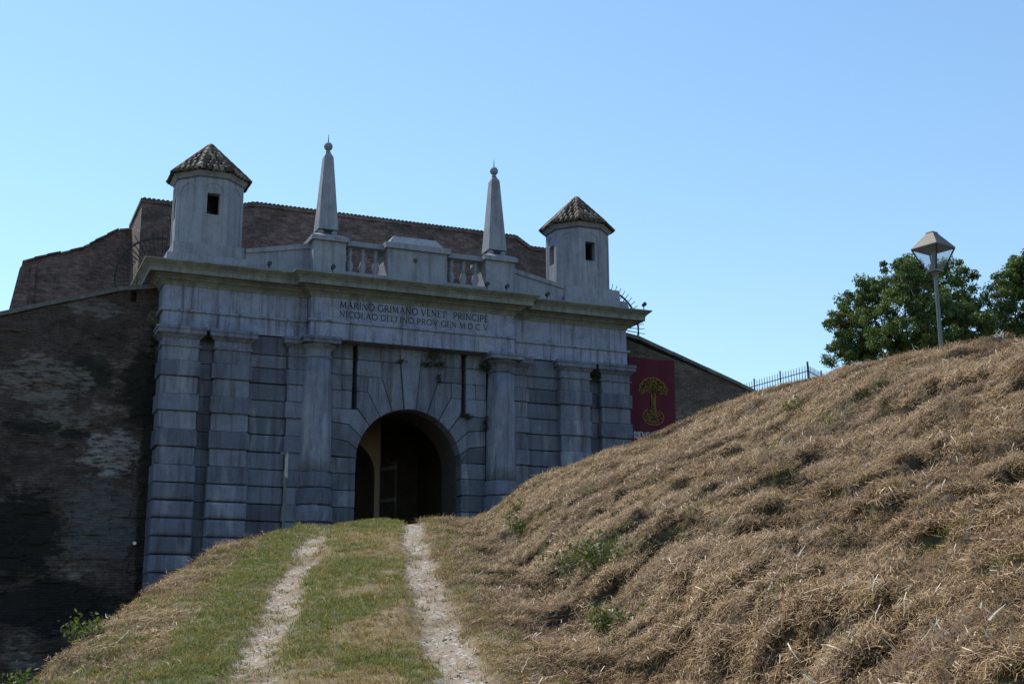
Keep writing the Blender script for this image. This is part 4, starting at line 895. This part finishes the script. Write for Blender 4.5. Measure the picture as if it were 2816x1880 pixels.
# ------------------------------------------------------------------ grass, straw and gravel (scattered)
def blade_mat(name, ramp, trans=.25, var=.35, rough=.6):
    t = NT(name); a = t.n('Attribute', attribute_name='col'); sp = t.n('SeparateColor'); t.set(sp.inputs[0], a.outputs['Color'])
    nd = t.n('ValToRGB'); cr = nd.color_ramp; cr.elements[0].position = ramp[0][0]; cr.elements[0].color = (*ramp[0][1], 1); cr.elements[1].position = ramp[-1][0]; cr.elements[1].color = (*ramp[-1][1], 1)
    for p, c in ramp[1:-1]: e = cr.elements.new(p); e.color = (*c, 1)
    t.set(nd.inputs[0], sp.outputs[0]); oi = t.n('ObjectInfo'); v = t.math('ADD', t.math('MULTIPLY', oi.outputs['Random'], var), 1 - var / 2)
    k = t.n('CombineColor'); [t.set(k.inputs[i], v) for i in range(3)]; c = t.mix(1., nd.outputs[0], k.outputs[0], 'MULTIPLY')
    t.set(t.b.inputs['Base Color'], c); t.b.inputs['Roughness'].default_value = rough
    tl_ = t.n('BsdfTranslucent'); t.set(tl_.inputs[0], c); mx = t.n('MixShader'); mx.inputs[0].default_value = trans
    t.t.links.new(t.b.outputs[0], mx.inputs[1]); t.t.links.new(tl_.outputs[0], mx.inputs[2]); t.t.links.new(mx.outputs[0], t.out.inputs[0]); return t.m
M_STRAW = blade_mat('straw', [(0, (.090, .042, .018)), (.3, (.220, .122, .052)), (.6, (.385, .248, .118)), (.85, (.56, .405, .225)), (1, (.76, .64, .46))], .12)
M_DRY = blade_mat('dry_grass', [(0, (.18, .12, .034)), (.5, (.345, .25, .080)), (1, (.51, .39, .16))], .3)
M_GRASS = blade_mat('green_grass', [(0, (.085, .11, .020)), (.5, (.155, .19, .036)), (.8, (.25, .26, .06)), (1, (.40, .33, .13))], .4)
M_STALK = blade_mat('pale_stalk', [(0, (.42, .36, .26)), (1, (.68, .63, .52))], .1, .2)
def ribbon_mesh(name, mat, blades):
    """blades: (points, width, colour)"""
    V = []; F = []; C = []
    for pts, w, c in blades:
        n0 = len(V); pts = [Vector(p) for p in pts]; d = pts[-1] - pts[0]; side = d.cross(Vector((random.uniform(-.4, .4), random.uniform(-.4, .4), 1)))
        if side.length < 1e-5: side = Vector((1, 0, 0))
        side.normalize(); m = len(pts)
        for i, p in enumerate(pts):
            ww = w * (1 - .75 * (i / (m - 1)) ** 2); V += [p - side * ww, p + side * ww]; C += [c, c]
        F += [(n0 + 2 * i, n0 + 2 * i + 1, n0 + 2 * i + 3, n0 + 2 * i + 2) for i in range(m - 1)]
    me = mesh(name, V, F, mat, False, False); at = me.color_attributes.new('col', 'FLOAT_COLOR', 'POINT')
    at.data.foreach_set('color', np.array([(c, c, c, 1) for c in C], dtype=np.float32).ravel()); return me
def straw_clump(n=30, rad=.13, lift=.03, shade=0.0, tl=.16):
    bl = []
    for _ in range(n):
        x, y = random.gauss(0, rad * .5), random.gauss(0, rad * .5); a = random.gauss(0, 1.0); L = random.uniform(.03, .12); z0 = random.uniform(-.01, lift); tl_ = random.gauss(.05, tl)
        d = Vector((math.cos(a) * math.cos(tl_), math.sin(a) * math.cos(tl_), math.sin(tl_))) * L; p = Vector((x, y, z0)); mid = p + d * .5 + Vector((random.gauss(0, .018), random.gauss(0, .018), random.uniform(-.006, .02)))
        bl.append(([p, mid, p + d], random.uniform(.0013, .0034), min(1, max(0, random.betavariate(1.6, 2.2) + shade))))
    return bl
def tuft(n=34, rad=.06, h=(.03, .08), spread=.5):
    bl = []
    for _ in range(n):
        r_ = rad * math.sqrt(random.random()); a = random.uniform(0, 6.283); x, y = r_ * math.cos(a), r_ * math.sin(a); L = random.uniform(*h); b = random.uniform(0, 6.283); k = abs(random.gauss(0, spread))
        p = Vector((x, y, -.01)); e = p + Vector((math.cos(b) * k * L, math.sin(b) * k * L, L)); mid = (p + e) / 2 + Vector((0, 0, L * .15 * k)); bl.append(([p, mid, e], random.uniform(.0016, .0036), random.random()))
    return bl
def coll(name, meshes):
    c = bpy.data.collections.new(name)
    for i, me in enumerate(meshes): c.objects.link(bpy.data.objects.new('%s_%02d' % (name, i), me))
    return c
C_STRAW = coll('straw_source', [ribbon_mesh('straw_%d' % i, M_STRAW, straw_clump(40, .13, .03, (-.3, -.22, -.1, 0, .08, .2)[i], (.14, .2, .16, .18, .22, .3)[i])) for i in range(6)])
def wad(n=85, r=.15, h=.085):
    bl = []
    for _ in range(n):
        a = random.uniform(0, 6.283); k = math.sqrt(random.random()); x, y = r * k * math.cos(a), r * k * math.sin(a) * .7; z = h * (1 - k * k) * random.uniform(.5, 1.1)
        b = random.uniform(0, 6.283); L = random.uniform(.04, .14); t_l = random.gauss(-.05, .38); d = Vector((math.cos(b) * math.cos(t_l), math.sin(b) * math.cos(t_l), math.sin(t_l))) * L; q = Vector((x, y, z)) - d * .5
        bl.append(([q, q + d * .5 + Vector((random.gauss(0, .015), random.gauss(0, .015), random.uniform(0, .025))), q + d], random.uniform(.0014, .0034), min(1, max(0, random.betavariate(1.8, 2.0) + random.uniform(-.15, .15)))))
    return bl
C_WAD = coll('wad_source', [ribbon_mesh('wad_%d' % i, M_STRAW, wad(110, .13 + .03 * (i % 3), .055 + .018 * (i % 2))) for i in range(5)])
C_DRY = coll('dry_source', [ribbon_mesh('dry_%d' % i, M_DRY, tuft(22, .08, (.02, .06), 1.0)) for i in range(4)])
C_GREEN = coll('green_source', [ribbon_mesh('green_%d' % i, M_GRASS, tuft(24, .07, (.015, .05), .9)) for i in range(4)])
C_STALK = coll('stalk_source', [ribbon_mesh('stalk_%d' % i, M_STALK, [([(0, 0, 0), (L * .5, k, .012), (L, 0, h)], .0058, random.random())]) for i, (L, k, h) in enumerate(((.10, .006, .02), (.13, -.01, .03), (.06, .0, .015), (.17, .012, .04), (.11, .01, .05)))])
def stone_mesh(i):
    bm = bmesh.new(); bmesh.ops.create_icosphere(bm, subdivisions=1, radius=1)
    for v in bm.verts: v.co = Vector((v.co.x * random.uniform(.7, 1.2), v.co.y * random.uniform(.7, 1.2), v.co.z * random.uniform(.35, .6)))
    me = bpy.data.meshes.new('pebble_%d' % i); bm.to_mesh(me); bm.free(); me.materials.append(M_PEB); return me
M_PEB = plain('pebble', (.27, .24, .205), .85, var=.9, nscale=30, amt=.2)
C_PEB = coll('pebble_source', [stone_mesh(i) for i in range(5)])
def scatter_obj(name, source, s, q, rot, scl, label, cat, lift=0.0, idx=None):
    z = ground_h(s, q) + lift; X = CX + s * RH[0] + q * FH[0]; Y = CY + s * RH[1] + q * FH[1]; n = len(s)
    me = bpy.data.meshes.new(name); me.vertices.add(n); me.vertices.foreach_set('co', np.stack([X, Y, z], -1).astype(np.float32).ravel())
    a = me.attributes.new('rot', 'FLOAT_VECTOR', 'POINT'); a.data.foreach_set('vector', rot.astype(np.float32).ravel())
    a = me.attributes.new('scl', 'FLOAT', 'POINT'); a.data.foreach_set('value', scl.astype(np.float32))
    a = me.attributes.new('idx', 'INT', 'POINT'); a.data.foreach_set('value', (rng.integers(0, len(source.objects), n) if idx is None else idx).astype(np.int32)); print(name, n)
    o = bpy.data.objects.new(name, me); col.objects.link(o)
    ng = bpy.data.node_groups.new(name, 'GeometryNodeTree'); ng.interface.new_socket('Geometry', in_out='INPUT', socket_type='NodeSocketGeometry'); ng.interface.new_socket('Geometry', in_out='OUTPUT', socket_type='NodeSocketGeometry')
    N = ng.nodes.new; gi = N('NodeGroupInput'); go = N('NodeGroupOutput'); ip = N('GeometryNodeInstanceOnPoints'); ci = N('GeometryNodeCollectionInfo')
    ci.inputs['Collection'].default_value = source; ci.inputs['Separate Children'].default_value = True; ci.inputs['Reset Children'].default_value = True
    def att(nm, ty): k = N('GeometryNodeInputNamedAttribute'); k.data_type = ty; k.inputs['Name'].default_value = nm; return k.outputs['Attribute']
    L = ng.links.new; L(gi.outputs[0], ip.inputs['Points']); L(ci.outputs[0], ip.inputs['Instance']); ip.inputs['Pick Instance'].default_value = True
    L(att('idx', 'INT'), ip.inputs['Instance Index']); L(att('rot', 'FLOAT_VECTOR'), ip.inputs['Rotation']); L(att('scl', 'FLOAT'), ip.inputs['Scale']); L(ip.outputs[0], go.inputs[0])
    md = o.modifiers.new('scatter', 'NODES'); md.node_group = ng
    return tag(o, label, cat, kind='stuff')
def normals(s, q):
    e = .06; hs = (base_h(s + e, q) - base_h(s - e, q)) / (2 * e); hq = (base_h(s, q + e) - base_h(s, q - e)) / (2 * e)
    return hs, hq
def pick(n, s0, s1, q0, q1, wfun, power=1.35):
    q = q0 * (q1 / q0) ** (rng.random(n) ** (1.0)); s = rng.uniform(0, 1, n) * (s1 - s0) + s0
    k = rng.random(n) < wfun(s, q) ; return s[k], q[k]
def in_view(s, q, m=1.0): return (np.abs(s) < .44 * q + m) & (s > -5.4)
def orient(s, q, spread, align=0.0):
    n = len(s); hs, hq = normals(s, q); psi = rng.normal(0, spread, n) if spread < 3 else rng.uniform(0, 6.283, n)
    # world gradient -> tilt about x and y after spinning about z
    gx = hs * RH[0] + hq * FH[0]; gy = hs * RH[1] + hq * FH[1]; yaw = psi - YAW
    c, s_ = np.cos(yaw), np.sin(yaw); lx_ = gx * c + gy * s_; ly_ = -gx * s_ + gy * c
    return np.stack([np.arctan(ly_), -np.arctan(lx_), yaw], -1)
def w_straw(s, q):
    u, rl, rr = masks(s, q); g_ = greenness(s, q); n = fbm(s * 1.1 + 3, q * 1.1, 111, 3)
    hol = 1 - .85 * np.exp(-((clod(s, q) - .475) / .028) ** 2)
    return in_view(s, q) * np.maximum(sst(.75, 1.5, u) * (1 - .5 * g_) * hol, sst(1.3, 2.0, -u) * (.35 + .4 * sst(.4, .6, n)) * (1 - .8 * g_)) * (q < 23.5)
s, q = pick(66000, -5.3, 8.6, 3.2, 23.5, w_straw)
si = np.clip(np.floor(6 * (fbm(s * .8 + 2, q * 2.1 - s * .4, 141, 3) * 1.7 - .35) + rng.normal(0, 1.1, len(s))), 0, 5)
scatter_obj('straw', C_STRAW, s, q, orient(s, q, 1.5), rng.uniform(.7, 1.25, len(s)) * (.75 + .02 * q), 'brown mown straw lying over the steep mound and bank', 'straw', .004, si)
def w_wad(s, q):
    u, rl, rr = masks(s, q); c_ = clod(s, q); return in_view(s, q) * sst(1.0, 1.7, u) * (q < 22) * (.15 + .85 * sst(.47, .53, c_) * (1 - sst(.58, .66, c_)) + .5 * sst(.6, .7, fbm(s * 2.1, q * 2.4, 151, 3)))
s, q = pick(11000, -1, 8.6, 3.2, 22, w_wad)
scatter_obj('hay', C_WAD, s, q, orient(s, q, 1.3), rng.uniform(.6, 1.25, len(s)), 'matted wads of cut hay heaped over the mown mound', 'hay', -.01)
def w_dry(s, q):
    u, rl, rr = masks(s, q); g_ = greenness(s, q)
    return in_view(s, q) * (1 - np.maximum(rl, rr) ** .5 * .97) * np.clip(.55 * (np.abs(u) < 1.4) * (1 - .6 * g_) + .6 * sst(1.2, 1.8, -u) + .32 * sst(1.2, 2., u) + .6 * sst(18, 22, q) * (u > 1), 0, 1) * (q < 24)
s, q = pick(70000, -5.3, 8.6, 3.2, 24, w_dry)
scatter_obj('dry_grass', C_DRY, s, q, orient(s, q, 9), rng.uniform(.6, 1.3, len(s)) * (.8 + .014 * q), 'short yellowed grass along the ramp and its bank', 'grass', -.004)
def w_green(s, q): return in_view(s, q) * greenness(s, q) * (q < 24)
s, q = pick(95000, -5.2, 5.5, 3.2, 24, w_green)
scatter_obj('green_grass', C_GREEN, s, q, orient(s, q, 9), rng.uniform(.6, 1.35, len(s)) * (.8 + .014 * q), 'short green grass between and beside the wheel ruts', 'grass', -.003)
def w_stalk(s, q):
    u, rl, rr = masks(s, q); return in_view(s, q) * (sst(.9, 1.8, u) + .25 * sst(1.4, 2, -u)) * (q < 21) * (.3 + .9 * sst(.45, .65, fbm(s * .8, q * .8, 131, 2)))
s, q = pick(15000, -5, 8.4, 3.6, 21, w_stalk)
scatter_obj('pale_stalks', C_STALK, s, q, np.stack([rng.normal(0, .35, len(s)), rng.normal(-.25, .35, len(s)), rng.uniform(0, 6.28, len(s))], -1), rng.uniform(.25, 1.0, len(s)), 'pale broken stalks strewn over the mown mound', 'stalks', .045)
def w_peb(s, q):
    u, rl, rr = masks(s, q); return in_view(s, q) * np.clip(np.maximum(rl, rr) * .8 + .05 * (np.abs(u) < 1.2), 0, 1) * (q < 23)
s, q = pick(30000, -3.8, 1.2, 5, 23, w_peb)
scatter_obj('gravel', C_PEB, s, q, np.stack([rng.normal(0, .3, len(s)), rng.normal(0, .3, len(s)), rng.uniform(0, 6.28, len(s))], -1), .005 + .011 * rng.random(len(s)) ** 3 + .014 * (rng.random(len(s)) > .985), 'pale loose gravel in the two wheel ruts', 'gravel', .0)

# ------------------------------------------------------------------ weeds and wall plants
M_WEED = leaf_mat('weed_leaf', (.045, .07, .018), (.16, .185, .045), .35); M_FERN = leaf_mat('wall_fern', (.012, .022, .010), (.05, .075, .022), .25)
def weed(label, s, q, h, rad, n, seed, mat=None, size=.022):
    rg = np.random.default_rng(seed); x, y = W(s, q); z = gz(s, q); t = thing('weed', label, 'weed', (x, y, z), 'weeds on the banks')
    g = G(); tips = []
    for k in range(max(3, n // 40)):
        e = np.array([rg.normal(0, rad * .6), rg.normal(0, rad * .6), h * rg.uniform(.5, 1.0)]); tips.append(e); g.tube([(x, y, z - .03), (x + e[0] * .4, y + e[1] * .4, z + e[2] * .6), (x + e[0], y + e[1], z + e[2])], .004, .002, 4)
    g.make('stem', M_GRASS if False else M_WEEDSTEM, t, fix=False); tips = np.array(tips)
    i = rg.integers(0, len(tips), n); f_ = rg.uniform(.25, 1.05, n)[:, None]; P = np.array([x, y, z]) + tips[i] * f_ + rg.normal(0, rad * .28, (n, 3)) * np.array([1, 1, .6]); P[:, 2] = np.maximum(P[:, 2], z + .01)
    A = unit(rg.normal(size=(n, 3)) + np.array([0, 0, .2])) * (size * rg.uniform(.7, 1.5, n))[:, None]; B = unit(np.cross(A, rg.normal(size=(n, 3)))) * (size * .5 * rg.uniform(.8, 1.2, n))[:, None]
    ob('leaves', quads_mesh('leaves', P, A, B, rg.random(n), mat or M_WEED), t)
M_WEEDSTEM = plain('weed_stem', (.10, .11, .04), .7)
weed('bright green weed on the lower edge of the mound before the gate column', .12, 18.1, .32, .22, 360, 1)
weed('thin yellow-green sprig on the mound crest before the column foot', .10, 19.7, .26, .09, 90, 2)
weed('largest leafy green weed patch in the middle of the mown mound', .88, 12.7, .36, .36, 900, 3)
weed('dark green weed below the largest weed patch on the mound', .78, 11.1, .24, .2, 380, 4)
weed('sparse weed above the largest weed patch on the mound', 1.1, 13.6, .34, .22, 260, 5)
weed('loose grass-green weed near the mound crest below the iron fence', 3.8, 16.9, .22, .22, 260, 6)
weed('low green weed low on the mound beside the gravel rut', .75, 7.6, .12, .18, 240, 7)
weed('bushy green weed at the bank edge before the dark brick wall', -3.95, 12.1, .24, .2, 280, 8)
weed('low green weed at the bottom of the bank by the picture corner', -3.75, 10.0, .2, .25, 300, 9)
def wall_plant(label, x, y, z, rad, n, seed, hang=.0):
    rg = np.random.default_rng(seed); t = thing('wall_plant', label, 'plant', (x, y, z), 'plants rooted in the gate joints'); n = int(n)
    P = np.array([x, y, z]) + rg.normal(0, 1, (n, 3)) * np.array([rad, .05, rad * .55]) + np.array([0, -.07, 0]); P[:, 2] -= hang * rg.random(n); P[:, 1] = np.minimum(P[:, 1], y - .005)
    A = unit(rg.normal(size=(n, 3)) + np.array([0, -.4, -.2])) * (.05 * rg.uniform(.6, 1.5, n))[:, None]; B = unit(np.cross(A, rg.normal(size=(n, 3)))) * (.017 * rg.uniform(.8, 1.3, n))[:, None]
    ob('leaves', quads_mesh('leaves', P, A, B, rg.random(n), M_FERN), t)
    G().tube([(x, y + .08, z), (x, y - .04, z - .02), (x + .05, y - .1, z - .05)], .008, .004, 4).make('stem', M_WEEDSTEM, t)
wall_plant('dark fern hanging from the lintel just beside the keystone', .72, -.12, 9.12, .16, 170, 21, .1)
wall_plant('small green fern in the joint under the lintel fern', .52, .04, 8.80, .08, 70, 22)
wall_plant('row of fern leaves along the stone joint beside the keystone', .92, .04, 8.82, .14, 90, 23)
wall_plant('thin creeper in the upright joint of the arch stones', .97, .04, 8.5, .035, 60, 24, .3)
wall_plant('dark clump of leaves behind the capital nearer the banner', 2.5, -.08, 9.0, .12, 170, 25, .25)
wall_plant('green tuft at the foot of the drawbridge slot nearer the banner', 1.93, .04, 7.16, .09, 90, 26)
wall_plant('hanging dark creeper beside the column shaft', 2.6, .0, 7.15, .04, 90, 27, .45)
wall_plant('small dark tuft in the joint on the shaded side of the keystone', -.36, .02, 8.82, .07, 50, 28)
wall_plant('dark tuft between the two outer capitals near the brick wall', -6.64, -.05, 9.1, .07, 90, 29, .15)
wall_plant('dark tuft between the two outer capitals near the banner', 6.64, -.05, 9.0, .08, 130, 30, .3)
